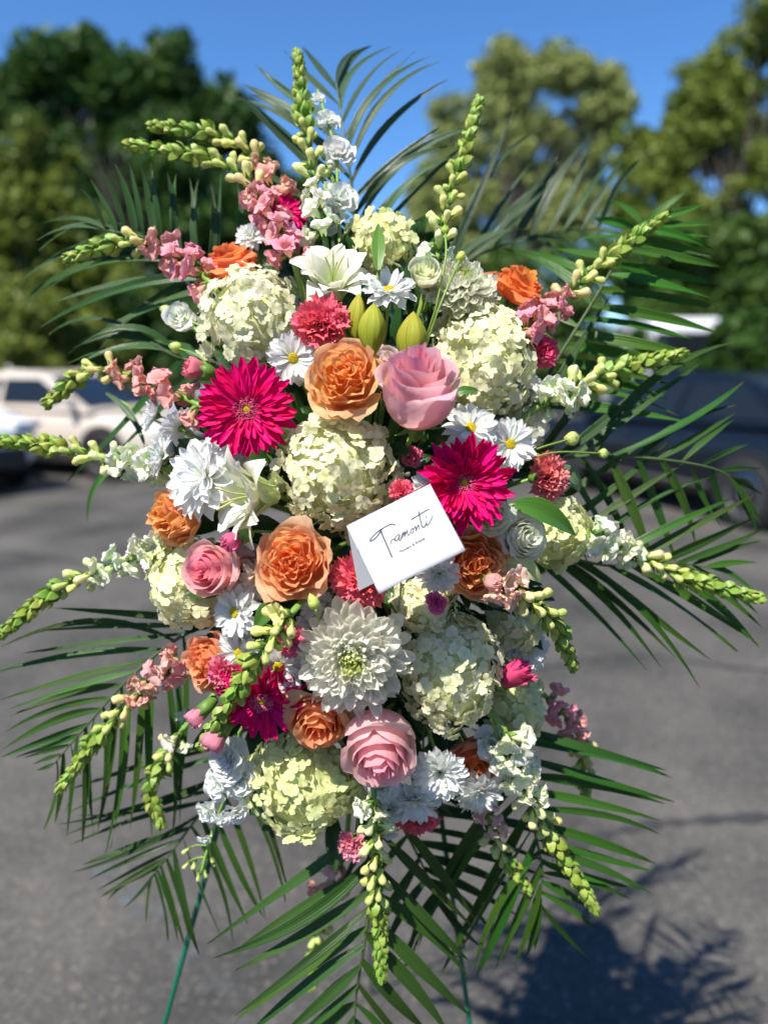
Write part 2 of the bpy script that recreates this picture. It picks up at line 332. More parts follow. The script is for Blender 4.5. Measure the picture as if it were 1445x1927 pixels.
    for s in (1, -1):
        b = MB(); b.box((xf_ + .03, s * .60, zl), (.12, .16, .06)); o = part('headlight', b.mesh('headlight', [M_LAMP], False), root); bb = o.modifiers.new('b', 'BEVEL'); bb.width = .04; bb.segments = 3
        b = MB(); b.box((xb_ + .02, s * .66, zr), (.10, .13, .07)); o = part('tail_light', b.mesh('tail_light', [M_RED], False), root); bb = o.modifiers.new('b', 'BEVEL'); bb.width = .03; bb.segments = 3
        b = MB(); b.box((xb_ + .22, s * (hw - .045), .56), (.06, .02, .025)); part('side_marker', b.mesh('side_marker', [M_RED], False), root)
        b = MB(); b.box((C[-1][0] - .28, s * (hw + .05), zb + .08), (.06, .09, .06)); o = part('wing_mirror', b.mesh('wing_mirror', [paint], False), root); bb = o.modifiers.new('b', 'BEVEL'); bb.width = .03; bb.segments = 2
        b = MB(); b.box((0, s * (hw + .004), .36), (1.0, .012, .018)); part('sill_trim', b.mesh('sill_trim', [M_CHROME], False), root)
        for x in (-.75, .28):
            b = MB(); b.box((x, s * (hw + .002), zb - .17), (.08, .018, .014)); part('door_handle', b.mesh('door_handle', [M_CHROME], False), root)
    b = MB(); b.box((spec['body'][-1][0] - .02, 0, .45), (.05, .55, .12)); part('grille', b.mesh('grille', [M_TRIM], False), root)
    b = MB(); b.box((spec['body'][0][0] + .04, 0, .42), (.08, .70, .10)); part('rear_bumper', b.mesh('rear_bumper', [M_TRIM], False), root)
    return root
rw = G(1404, 994); fwv = None
for yy in range(880, 994):                          # where a front wheel 2.8 m away meets the ground
    p = G(1070, yy)
    if (p - rw).length < 2.8: fwv = p; break
ax = (fwv - rw).normalized(); yw = math.atan2(ax.y, ax.x); lf = Vector((-ax.y, ax.x, 0))
car('dark navy black sedan parked on the right behind the palm leaves', rw + ax * 1.42 - lf * .835, yw, car_paint('black_paint', (0.004, 0.006, 0.010), 0, .35), SEDAN)
car('beige sedan parked on the left beyond the pink snapdragon', G(195, 905) + Vector((-1.0, 1.35, 0)), R_(-20), car_paint('beige_paint', (0.62, 0.55, 0.47), 0), SEDAN)
car('white sport utility car cut off by the left picture edge', Vector((-6.5, 10.1, 0)), R_(-35), car_paint('white_paint', (0.75, 0.77, 0.78)), SUV)
car('silver hatchback half hidden behind the white daisies on the left', Vector((-2.5, 13.6, 0)), R_(205), car_paint('silver_paint', (0.5, 0.52, 0.55), .5), SUV)
car('tall white delivery van under the trees on the right', Vector((6.0, 16.9, 0)), R_(84), car_paint('van_paint', (0.78, 0.79, 0.8)), VAN, 'van', 'delivery_van')

# --- trees
M_BARK = plain('bark', (0.05, 0.042, 0.032), 0.9, noise=0.35, nscale=6)
def crown_mat(name, a, b):
    m, t = nt(name); L = t.links.new
    out = N(t, 'ShaderNodeOutputMaterial'); P = N(t, 'ShaderNodeBsdfPrincipled'); T = N(t, 'ShaderNodeBsdfTranslucent'); mx = N(t, 'ShaderNodeMixShader', i0=0.25)
    at = N(t, 'ShaderNodeAttribute', attribute_name='t'); c = N(t, 'ShaderNodeMix', data_type='RGBA'); L(at.outputs['Fac'], c.inputs[0]); c.inputs[6].default_value = (*a, 1); c.inputs[7].default_value = (*b, 1)
    L(c.outputs[2], P.inputs['Base Color']); L(c.outputs[2], T.inputs[0]); P.inputs['Roughness'].default_value = 0.5; P.inputs['Specular IOR Level'].default_value = 0.3
    L(P.outputs[0], mx.inputs[1]); L(T.outputs[0], mx.inputs[2]); L(mx.outputs[0], out.inputs[0]); return m
CR_D = crown_mat('foliage_dark', (0.034, 0.080, 0.014), (0.070, 0.150, 0.024))
CR_O = crown_mat('foliage_olive', (0.105, 0.155, 0.020), (0.250, 0.300, 0.050))
CR_M = crown_mat('foliage_mid', (0.050, 0.110, 0.018), (0.120, 0.200, 0.035))
CR_G = crown_mat('foliage_grey', (0.190, 0.240, 0.065), (0.400, 0.430, 0.140))
nr = np.random.default_rng(11)
def tree(name, label, lobes, dist, mat, leaf=0.2, dens=1.0, trunk=None, cat='tree', group='trees behind the parking lot', squash=1.0):
    # lobes: photo (x, y, radius) of the foliage masses at that distance
    cs = []
    for (x, y, r) in lobes:
        rr = r * dist / FPX; c = W(x, y, dist); c.y += nr.normal(0, rr * .5); c.z = max(c.z, rr * .6); cs.append((c, rr))
    bx = trunk if trunk is not None else sum(l[0] for l in lobes) / len(lobes)
    base = W(bx, 700, dist); base.z = 0
    root = thing(name, label, cat, base, group)
    A = []; T = []
    for c, rr in cs:
        n = int(dens * 34 * (rr / leaf) ** 1.75); n = min(n, 4200)
        d = nr.normal(size=(n, 3)); d /= np.linalg.norm(d, axis=1)[:, None]
        k = nr.integers(0, max(5, int(rr * 11)), n); cl = nr.normal(size=(k.max() + 1, 3)); cl /= np.linalg.norm(cl, axis=1)[:, None]
        sub = nr.uniform(.55, 1.0, k.max() + 1)
        p = cl[k] * (rr * .68 * sub[k])[:, None] + d * (rr * .42 * nr.uniform(.2, 1, n) ** .5)[:, None]
        p[:, 2] *= .85 * squash
        A.append(p + np.array(c - base)); T.append(np.clip(nr.uniform(0, 1, k.max() + 1)[k] * .6 + nr.uniform(0, .4, n), 0, 1))
    P = np.concatenate(A); T = np.concatenate(T); n = len(P)
    a = nr.normal(size=(n, 3)); a /= np.linalg.norm(a, axis=1)[:, None]; b = nr.normal(size=(n, 3)); b = np.cross(a, b); b /= np.linalg.norm(b, axis=1)[:, None]
    s = (leaf * nr.uniform(.5, 1.1, n))[:, None]
    v = np.stack([P - a * s, P - b * s * .5, P + a * s, P + b * s * .5], 1).reshape(-1, 3)
    me = bpy.data.meshes.new('crown'); me.vertices.add(4 * n); me.vertices.foreach_set('co', v.ravel())
    me.loops.add(4 * n); me.loops.foreach_set('vertex_index', np.arange(4 * n)); me.polygons.add(n); me.polygons.foreach_set('loop_start', np.arange(0, 4 * n, 4)); me.polygons.foreach_set('loop_total', np.full(n, 4))
    at = me.attributes.new('t', 'FLOAT', 'POINT'); at.data.foreach_set('value', np.repeat(T, 4)); me.materials.append(mat); me.update(); me.validate()
    part('crown', me, root)
    mb = MB(); top = max(c.z for c, r in cs) * .7; r0 = max(.04, top * .014)
    tp = spline([Vector((0, 0, -.05)), Vector((.1, 0, top * .35)), Vector((-.1, .1, top * .7)), Vector((0, 0, top))], 10)
    mb.add(*tube(tp, lambda t: r0 * (1 - .7 * t) * (1.25 if t < .02 else 1), 8))
    for c, rr in cs:
        e = c - base; s0 = tp[min(10, max(2, int(10 * min(.9, e.z / top * .55))))]
        mb.add(*tube(spline([s0, (s0 + e) * .5 + Vector((0, 0, -.15 * rr)), e], 5), lambda t: r0 * .38 * (1 - .75 * t), 5))
    part('trunk', mb.mesh('trunk', [M_BARK]), root)
    return root
def copy_tree(src, label, loc, rz, s):
    r = src.copy(); link(r); r.location = loc; r.rotation_euler = (0, 0, rz); r.scale = (s, s, s); r['label'] = label; r['group'] = 'unseen trees added round the near side to cut sky light'
    for ch in list(src.children):
        c = ch.copy(); link(c); c.parent = r
    return r
def fill(poly, n, r0, r1, seed):                     # lobes spread through the outline of a crown
    q = random.Random(seed); cx = sum(p[0] for p in poly) / len(poly); cy = sum(p[1] for p in poly) / len(poly); m = (r0 + r1) * .28; out = []
    def inside(x, y):
        c = False
        for (x0, y0), (x1, y1) in zip(poly, poly[1:] + poly[:1]):
            if (y0 > y) != (y1 > y) and x < (x1 - x0) * (y - y0) / (y1 - y0) + x0: c = not c
        return c
    xs = [p[0] for p in poly]; ys = [p[1] for p in poly]
    while len(out) < n:
        x, y = q.uniform(min(xs), max(xs)), q.uniform(min(ys), max(ys)); d = math.hypot(x - cx, y - cy) + 1e-6; k = (d + m) / d
        if inside(cx + (x - cx) * k, cy + (y - cy) * k) and (len(out) > n * .6 or all(math.hypot(x - a, y - b) > r0 * .55 for a, b, _ in out[-14:])): out.append((x, y, q.uniform(r0, r1)))
    return out
def blob(pts, n, r0, r1, seed):                     # photo polygon-ish spread of lobes
    q = random.Random(seed); out = []
    for (x, y, s) in pts:
        for k in range(n): out.append((x + q.gauss(0, s * .5), y + q.gauss(0, s * .45), q.uniform(r0, r1)))
    return out
tree('broadleaf_tree', 'mid green tree low behind the right hydrangea and palm frond', fill([(760, 500), (880, 450), (1010, 470), (1120, 440), (1230, 470), (1250, 720), (760, 720)], 45, 40, 60, 9), 25, CR_M, .2, .9, 1000)
BIG = tree('broadleaf_tree', 'tall dark green tree with rounded top at upper left', fill([(-90, 170), (20, 110), (110, 45), (190, 50), (250, 85), (310, 48), (390, 55), (455, 105), (500, 210), (530, 360), (520, 700), (-40, 700), (-110, 400)], 170, 48, 78, 1), 26, CR_D, .24, 1.0, 240)
tree('broadleaf_tree', 'dark tree continuing behind the top palm frond', fill([(440, 420), (520, 330), (600, 420), (760, 470), (790, 700), (420, 700)], 30, 50, 75, 2), 29, CR_D, .26, 1.0, 560)
tree('broadleaf_tree', 'olive yellow green tree low at the left edge', fill([(-90, 260), (20, 215), (120, 260), (190, 380), (260, 480), (280, 700), (-120, 700)], 60, 42, 64, 3), 21, CR_O, .18, .9, 60)
tree('broadleaf_tree', 'airy grey green tree with sky gaps right of centre', fill([(760, 380), (800, 230), (870, 110), (930, 62), (1010, 75), (1090, 85), (1165, 130), (1190, 210), (1150, 300), (1165, 400), (1080, 510), (960, 470), (880, 540), (760, 560), (720, 470)], 125, 34, 54, 4), 32, CR_G, .20, .55, 960)
tree('broadleaf_tree', 'tall olive tree filling the upper right corner', fill([(1160, 290), (1210, 200), (1270, 140), (1310, 85), (1370, 75), (1400, 20), (1500, -20), (1560, 200), (1540, 700), (1250, 720), (1150, 480)], 120, 42, 66, 5), 22, CR_O, .155, .65, 1370)
tree('broadleaf_tree', 'dark green tree standing at the right picture edge', fill([(1130, 480), (1240, 430), (1350, 400), (1500, 420), (1540, 740), (1380, 740), (1340, 620), (1180, 610)], 40, 45, 66, 6), 18, CR_M, .16, .9, 1440)
for i, (x, y, r, d, mt, lb) in enumerate([(40, 610, 75, 18, CR_O, 'yellow green shrub behind the white car at left'), (180, 620, 70, 19, CR_O, 'olive shrub behind the beige car roof'), (320, 610, 75, 19, CR_D, 'dark shrub behind the small white cup flower'),
        (470, 610, 80, 20, CR_D, 'dark shrub hidden mostly behind the left hydrangea'), (620, 600, 85, 21, CR_D, 'dark shrub behind the middle of the flower spray'), (780, 590, 85, 21, CR_M, 'green shrub behind the upper flowers right of centre'),
        (930, 590, 75, 21, CR_M, 'green shrub behind the right hydrangea'), (1080, 610, 70, 20, CR_M, 'green shrub behind the right palm frond'), (1205, 650, 48, 14.5, CR_D, 'dark shrub left of the white van'), (1425, 630, 78, 12.5, CR_D, 'dark shrub behind the black sedan at right')]):
    tree('shrub', lb, blob([(x, y + 20, r * 1.2)], 9, r * .55, r * .8, 20 + i) + [(x + q, yy, r * .6) for q in (-r * .9, 0, r * .9) for yy in (690, 750)], d, mt, .14, 1.0, x, 'shrub', 'shrubs bordering the parking lot')
# unseen tree copies added beside and behind the viewer to cut sky fill
for lb, x, y, rz, s in (('added unseen tree behind the viewer on the near left side', -9, -15, 1.0, .95), ('added unseen tree behind the viewer near the middle', 2, -17, 2.6, 1.0), ('added unseen tree behind the viewer on the near right side', 12, -12, 4.0, .95), ('added unseen tree right of the viewer beside the lot', 17, -1, 5.2, 1.0), ('added unseen tree left of the viewer beside the lot', -18, 0, .3, .9)):
    copy_tree(BIG, lb, (x, y, 0), rz, s)
# ------------------------------------------------------------------ flower builders
ANCHOR = W(680, 1010, 0.95)
def stem_part(root, loc, tail=None, rad=.0026):
    a = loc; b = ANCHOR + (loc - ANCHOR) * 0.12; inv = root.matrix_basis.inverted()
    m = (a + b) / 2 + FW * .02
    v, f, t, u = tube([inv @ p for p in spline([a + FW * .008, m, b], 6)], rad, 6)
    part('stem', mesh('stem', v, f, [M_STEM], t, u), root)
def sphere_prof(r, n=8, z0=-1.0): return [(max(1e-4, r * math.sin(math.pi * i / n)), -r * math.cos(math.pi * i / n)) for i in range(n + 1)]
CACHE = {}
def cached(key, fn):
    if key not in CACHE: CACHE[key] = fn()
    return CACHE[key]

# hydrangea ---------------------------------------------------------
def floret_mesh(k):
    q = random.Random(100 + k); b = MB(); n = 4 if k != 3 else 3
    for i in range(n):
        a = 2 * math.pi * i / n + q.uniform(-.16, .16); L = q.uniform(.85, 1.08); w = q.uniform(.50, .60); tl = q.uniform(.1, .6); cu = q.uniform(.1, .45)
        def fn(u, v, L=L, w=w, tl=tl, cu=cu):
            x = .03 + L * v; ww = w * math.sqrt(max(.012, 1 - ((v - .60) / .53) ** 2)) * (.55 + .45 * min(1, v * 2.2)); x = .03 + L * v
            return (x, u * ww, tl * v * .8 - cu * v * v * .9 + .10 * u * u * v + (0.02 if i % 2 else 0))
        v, f, t, u = patch(4, 6, fn); b.add(v, f, t, u, M=Matrix.Rotation(a, 4, 'Z'))
    v, f, t, u = lathe(sphere_prof(.09, 4), 5); b.add(v, f, [0] * len(v), u)
    return b.mesh('floret', [M_HYD])
def hydrangea(label, x, y, rx, ry, o=0.0, n=(0, 0, 1), col=(.84, .85, .62), col2=(.80, .84, .50), seed=0, fl=15.6, cone=0.0):
    d = dm(x, y) + o; s = d / FPX; loc = W(x, y, d) + FW * (rx * s * .55)
    nn = V(*n); B = basis(nn, 0); root = thing('hydrangea', label, 'flower', loc, 'cream hydrangea heads in the spray', B)
    ms = [cached(('fl', k), lambda k=k: floret_mesh(k)) for k in range(5)]
    q = random.Random(seed); R = Vector((rx * s, ry * s, (rx + ry) * .5 * s * .92)); f = fl * s
    v, fa, t, u = lathe(sphere_prof(1, 10), 16); part('core', cached('hcore', lambda: mesh('core', v, fa, [M_CORE], t, u)), root, Matrix.Diagonal((*(R * .84), 1)))
    ph = [(q.uniform(0, 6.3), q.uniform(2, 4)) for _ in range(3)]
    num = int(4.6 * (R.x * R.y) / (f * f)); num = min(num, 290)
    for i in range(num):
        z = 1 - (i + .5) / num * 1.48; a = i * 2.399963 + q.uniform(-.15, .15); r = math.sqrt(max(0, 1 - z * z))
        dirv = Vector((r * math.cos(a), r * math.sin(a), z))
        lump = 1 + .10 * math.sin(ph[0][1] * dirv.x * 2 + ph[0][0]) * math.sin(ph[1][1] * dirv.y * 2 + ph[1][0]) + q.uniform(-.07, .06)
        if cone: lump *= 1 - cone * max(0, dirv.y) * .5
        p = Vector((dirv.x * R.x, dirv.y * R.y, dirv.z * R.z)) * lump
        if q.random() < .05: continue
        nv = (dirv + Vector((q.gauss(0, .38), q.gauss(0, .38), q.gauss(0, .38)))).normalized()
        part('floret', ms[q.randrange(5) if q.random() > .15 else 4], root, frame(p, basis(nv, q.uniform(0, 6.3)), f * q.uniform(.75, 1.12)), jit(mixc(col, col2, q.random() ** 1.5), .05))
    stem_part(root, loc); return root

# roses ----------------------------------------------------------------
def rose_petal(kind, i, n, q):
    t = i / (n - 1)
    if kind == 'garden':
        R = .10 + .90 * t ** .85; H = .62 - .62 * t ** 2.0 + q.uniform(-.05, .05); dl = math.radians(58 - 16 * t if i > 4 else 110); curl = .06 + .24 * t * t; ruf = .13 - .05 * t; kf = q.uniform(2.0, 4.2)
    elif kind == 'hybrid':
        R = .05 + .76 * t ** 1.15; H = 1.0 - .40 * t ** 1.8; dl = math.radians(115 - 45 * t); curl = .03 + .30 * max(0, t - .35); ruf = .012 + .02 * t; kf = q.uniform(1.5, 3)
    elif kind == 'open':
        R = .08 + .95 * t ** .8; H = .70 - .75 * t ** 1.6; dl = math.radians(85 - 35 * t); curl = .06 + .30 * t; ruf = .03 + .05 * t; kf = q.uniform(2, 4)
    else:                                           # lisianthus cup
        R = .10 + .72 * t; H = .80 - .10 * t; dl = math.radians(95 - 35 * t); curl = .05 + .25 * t * t; ruf = .02 + .03 * t; kf = q.uniform(2, 4)
    zb = -.62 if kind != 'garden' else max(-.62, H - .28 - .85 * t); ph = q.uniform(0, 6.3); ph2 = q.uniform(0, 6.3); nt_ = q.uniform(.05, .2); lean = q.uniform(-.06, .06)
    def fn(u, v):
        top = 1 - .30 * abs(u) ** 2.6 - .05 * math.sin(kf * u * 2 + ph) - .022 * math.sin(11 * u + ph2)
        vv = v * top
        # bezier in the (r, z) half plane
        lk = {'garden': .86 + .10 * t, 'hybrid': .80 + .16 * t}.get(kind, .93); p0 = (.06, zb); p1 = (R * 1.18 + .05, zb * .55 if kind != 'garden' else zb + .10); p2 = (R * (lk + .10), H * .45 if kind != 'garden' else zb + (H - zb) * .55); p3 = (R * lk, H)
        w = 1 - vv
        r = w ** 3 * p0[0] + 3 * w * w * vv * p1[0] + 3 * w * vv * vv * p2[0] + vv ** 3 * p3[0]
        z = w ** 3 * p0[1] + 3 * w * w * vv * p1[1] + 3 * w * vv * vv * p2[1] + vv ** 3 * p3[1]
        e = max(0, (vv - .72) / .28)
        r += curl * e * e * (1 + .3 * math.sin(2 * u + ph2)); z -= curl * e ** 3 * .6
        r += ruf * math.sin(kf * u * 1.6 + ph) * vv * vv + .035 * u * (1 - .4 * t)
        z += ruf * .8 * math.sin(kf * u * 2.1 + ph2) * vv ** 3 + lean * vv
        a = u * dl * (1 if t > .2 else 1.2)
        return (r * math.cos(a), r * math.sin(a), z)
    v, f, tt, uu = patch(10, 8, fn)
    return mesh('petal', v, f, [M_ROSE], tt, uu)
def rose_set(kind, var):
    q = random.Random(hash((len(kind), var)) % 9999 + var * 17); n = {'garden': 34, 'hybrid': 19, 'open': 20, 'cup': 11}[kind]; out = []
    for i in range(n):
        out.append((rose_petal(kind, i, n, q), i * 2.399963 + q.uniform(-.25, .25), i / (n - 1)))
    return out
def rose(label, x, y, r, o=0.0, n=(0, 0, 1), inner=(.93, .36, .08), outer=(.93, .52, .28), kind='garden', var=0, roll=0.0, name='rose', group='peach garden roses in the spray', zs=1.0):
    d = dm(x, y) + o; s = r * d / FPX; loc = W(x, y, d); B = basis(V(*n), roll)
    root = thing(name, label, 'flower', loc, group, B)
    for me, a, t in cached((kind, var), lambda: rose_set(kind, var)):
        k = max(0, t - rng.uniform(0, .15))
        part('petal', me, root, frame(Vector((0, 0, 0)), Matrix.Rotation(a + rng.uniform(-.05, .05), 3, 'Z'), (s, s, s * zs)), jit(mixc(inner, outer, k ** 1.5), .05))
    b = MB(); b.add(*lathe([(.04, -.95), (.14, -.85), (.20, -.68), (.28, -.58), (.10, -.5)], 10))
    for k in range(5):
        v, f, t, u = patch(2, 5, lambda uu, vv: (.2 + .42 * vv, uu * .09 * (1 - vv) ** .7, -.62 - .10 * vv + .1 * vv * vv)); b.add(v, f, t, u, M=Matrix.Rotation(k * 1.2566, 4, 'Z'))
    part('calyx', cached('rcalyx', lambda: b.mesh('calyx', [M_SEPAL])), root, Matrix.Diagonal((s, s, s * zs, 1)))
    stem_part(root, loc - V(*n) * (s * .8)); return root

# ray flowers: gerbera, daisies, mums -------------------------------------
def strap(w, bend, groove, tip=2.6, wid0=.35, notch=0.0, hook=0.0, mat=None, tw=0.0, nv=6):
    def fn(u, v):
        ww = w * min(1, wid0 + v * (1 - wid0) * 2.2) * max(.06, 1 - v ** tip * .92) ** .55
        x = v * (1 - notch * abs(u) * (v > .95)); z = -bend * v * v + hook * max(0, v - .5) ** 2 + groove * (u * u - .3) * w * 2
        return (x, u * ww, z + tw * u * v * w)
    v, f, t, u = patch(4, nv, fn); return mesh('petal', v, f, [mat], t, u)
def whorl(root, ms, n, L, el, r0, s, col, q, z=0.0, jl=.08, je=.12, off=0.0, ja=.06, cj=.05):
    for i in range(n):
        a = 2 * math.pi * i / n + off + q.uniform(-ja, ja); e = el + q.uniform(-je, je); l = L * (1 + q.uniform(-jl, jl)) * s
        B = Matrix.Rotation(a, 3, 'Z') @ Matrix.Rotation(-e, 3, 'Y') @ Matrix.Rotation(q.uniform(-.25, .25), 3, 'X')
        part('petal', ms[q.randrange(len(ms))], root, frame(Vector((math.cos(a) * r0 * s, math.sin(a) * r0 * s, z * s)), B, l), jit(col, cj))
def disc_mesh(nm, r, h, n, bump, mat, seed):
    q = random.Random(seed); b = MB(); v, f, t, u = lathe([(r, -.02), (r * .96, h * .5), (r * .7, h * .9), (r * .3, h), (.001, h)], 18); b.add(v, f)
    for i in range(n):
        rr = r * math.sqrt((i + .5) / n); a = i * 2.399963; zz = h * (1 - .45 * (rr / r) ** 3)
        v, f, t, u = lathe([(bump, -bump), (bump * 1.05, bump * .5), (bump * .6, bump * 1.6), (.001, bump * 1.5)], 5); b.add(v, f, M=Matrix.Translation((rr * math.cos(a), rr * math.sin(a), zz)))
    return b.mesh(nm, [mat])
def gerbera(label, x, y, r, o=0.0, n=(0, 0, 1), roll=0.0, seed=0, col=(.80, .004, .17), cup=0.0):
    d = dm(x, y) + o; s = r * d / FPX; loc = W(x, y, d); root = thing('gerbera', label, 'flower', loc, 'hot pink gerbera daisies', basis(V(*n), roll)); q = random.Random(seed)
    ms = [cached(('ger', k), lambda k=k: strap(.100 + .014 * k, .12 * (k - .6), .28, 5.5, .4, 0, 0, M_GER, (k - 1) * .3, 7)) for k in range(3)]
    s *= .90
    whorl(root, ms, 34, .98, .10 + cup, .10, s, col, q, 0, .09, .15)
    whorl(root, ms, 30, .86, .24 + cup, .10, s, col, q, .02, .10, .15, .09)
    whorl(root, ms, 26, .62, .42 + cup, .10, s, jit(col, .1), q, .03, .15, .12, .04)
    whorl(root, ms, 26, .34, .62 + cup * .6, .12, s, (.62, .01, .14), q, .03, .15, .15)
    def ring():
        b = MB(); qq = random.Random(5)
        for i in range(300):
            rr = qq.uniform(.09, .29); a = qq.uniform(0, 6.3); v, f, t, u = lathe([(.010, 0), (.013, .05), (.004, .10)], 4); b.add(v, f, M=Matrix.Translation((rr * math.cos(a), rr * math.sin(a), .06 + .10 * (rr - .1))))
        return b.mesh('floret_ring', [plain('gerbera_florets', (.86, .22, .38), .7, spec=.2)])
    part('floret_ring', cached('gring', ring), root, Matrix.Diagonal((s, s, s, 1)))
    part('disc', cached('gdisc', lambda: disc_mesh('disc', .085, .07, 30, .011, M_DISC, 1)), root, Matrix.Translation((0, 0, .05 * s)) @ Matrix.Diagonal((s, s, s, 1)))
    stem_part(root, loc, rad=.003); return root
def daisy(label, x, y, r, o=0.0, n=(0, 0, 1), roll=0.0, seed=0, cup=.12, double=False, col=(.86, .87, .85)):
    d = dm(x, y) + o; s = r * d / FPX; loc = W(x, y, d); root = thing('daisy', label, 'flower', loc, 'white daisies in the spray', basis(V(*n), roll)); q = random.Random(seed)
    ms = [cached(('dai', k), lambda k=k: strap(.155 + .022 * k, .22 * (k - .7), .18, 11.0, .3, 0, 0, M_RAY, (k - 1) * .3)) for k in range(3)]
    s *= .95
    whorl(root, ms, 19, .97, cup - .08, .10, s, col, q, 0, .07, .14)
    whorl(root, ms, 17, .88, cup + .14, .10, s, col, q, .03, .08, .14, .1)
    if double:
        whorl(root, ms, 15, .74, cup + .38, .08, s, col, q, .05, .1, .16); whorl(root, ms, 12, .55, cup + .65, .06, s, col, q, .06, .12, .16, .2)
    else:
        whorl(root, ms, 9, .70, cup + .34, .12, s, col, q, .04, .1, .16)
        part('disc', cached('ddisc', lambda: disc_mesh('disc', .20, .12, 55, .022, M_DISC, 2)), root, Matrix.Translation((0, 0, .03 * s)) @ Matrix.Diagonal((s, s, s, 1)))
    b = cached('dback', lambda: (lambda m: (m.add(*lathe([(.03, -.35), (.05, -.22), (.17, -.10), (.22, 0), (.1, .02)], 12)), m.mesh('calyx', [M_SEPAL]))[1])(MB()))
    part('calyx', b, root, Matrix.Diagonal((s, s, s, 1)))
    stem_part(root, loc - V(*n) * (s * .3), rad=.0018); return root
def mum(label, x, y, r, o=0.0, n=(0, 0, 1), roll=0.0, seed=0, col=(.87, .86, .77), num=165):
    d = dm(x, y) + o; s = r * d / FPX; loc = W(x, y, d); root = thing('chrysanthemum', label, 'flower', loc, 'large cream football mums', basis(V(*n), roll)); q = random.Random(seed)
    ms = [cached(('mum', k), lambda k=k: strap(.20 + .02 * k, .12 + .1 * k, .35, 9.0, .35, 0, .8 + .4 * k, M_RAY, (k - 1) * .3, 7)) for k in range(3)]
    for i in range(num):
        t = (i + .5) / num; a = i * 2.399963; el = math.radians(76 * (1 - t) ** 1.25 - 6) + q.gauss(0, .13); L = (.26 + .48 * t ** .7) * q.uniform(.80, 1.14); r0 = .03 + .34 * t ** .9
        B = Matrix.Rotation(a, 3, 'Z') @ Matrix.Rotation(-el, 3, 'Y') @ Matrix.Rotation(q.uniform(-.3, .3), 3, 'X')
        c = mixc((.66, .72, .22), col, min(1, t * 5))
        part('petal', ms[q.randrange(3)], root, frame(Vector((math.cos(a) * r0 * s, math.sin(a) * r0 * s, .30 * (1 - t * t) * s)), B, (L * s, s * q.uniform(.56, .74) * (.42 + .6 * t), L * s)), jit(c, .04))
    v, f, t, u = lathe(sphere_prof(1, 8), 12); part('core', cached('mcore', lambda: mesh('core', v, f, [M_CORE], t, u)), root, Matrix.Diagonal((.40 * s, .40 * s, .28 * s, 1)))
    stem_part(root, loc, rad=.0035); return root

# carnations ---------------------------------------------------------------
def fan(k, zig=.07, amp=.17, ang=42, nu=14):
    q = random.Random(300 + k); p1, p2 = q.uniform(0, 6), q.uniform(0, 6); kf = q.uniform(5, 8)
    def fn(u, v):
        j = round((u + 1) / 2 * nu); e = zig * (1 if j % 2 else -1) * (v > .95)
        rr = v * (1 - .16 * u * u) + e; a = u * math.radians(ang) * (.3 + .7 * v)
        return (rr * math.cos(a), rr * math.sin(a), amp * v * v * (math.sin(kf * u + p1) + .5 * math.sin(kf * 1.9 * u + p2)) + .08 * v * v)
    v, f, t, u = patch(nu, 5, fn); return mesh('petal', v, f, [M_CARN], t, u)
def carnation(label, x, y, r, o=0.0, n=(0, 0, 1), roll=0.0, seed=0, col=(.93, .10, .16), num=46, spread=1.0, name='carnation', group='coral carnations in the spray', smooth_edge=False, tail=True, root=None, loc=None, s=None):
    q = random.Random(seed)
    if root is None:
        d = dm(x, y) + o; s = r * d / FPX; loc = W(x, y, d); root = thing(name, label, 'flower', loc, group, basis(V(*n), roll)); P0 = Matrix.Identity(4)
    ms = [cached(('fan', smooth_edge, k), lambda k=k: fan(k) if not smooth_edge else fan(k + 9, .0, .12, 48, 10)) for k in range(4)]
    for i in range(num):
        t = (i + .5) / num; a = i * 2.399963 + q.uniform(-.2, .2); el = math.radians(84 - 84 * spread * t ** .8) + q.uniform(-.16, .16); L = (.62 + .36 * t) * q.uniform(.9, 1.08)
        B = Matrix.Rotation(a, 3, 'Z') @ Matrix.Rotation(-el, 3, 'Y') @ Matrix.Rotation(q.uniform(-.5, .5), 3, 'X')
        part('petal', ms[q.randrange(4)], root, frame(Vector((math.cos(a) * .12 * s * t, math.sin(a) * .12 * s * t, -.25 * s)), B, L * s), jit(col, .07))
    if tail:
        def cal():
            b = MB(); b.add(*lathe([(.08, -1.15), (.20, -1.05), (.25, -.75), (.27, -.45), (.30, -.22), (.2, -.2)], 10, lambda p, t, a: (p[0], p[1], p[2] + (.10 * math.cos(5 * a) if t > .75 else 0)))); return b.mesh('calyx', [M_SEPAL])
        part('calyx', cached('ccal', cal), root, Matrix.Diagonal((s, s, s, 1)))
        stem_part(root, loc - V(*n) * (s * 1.0), rad=.0018)
    return root
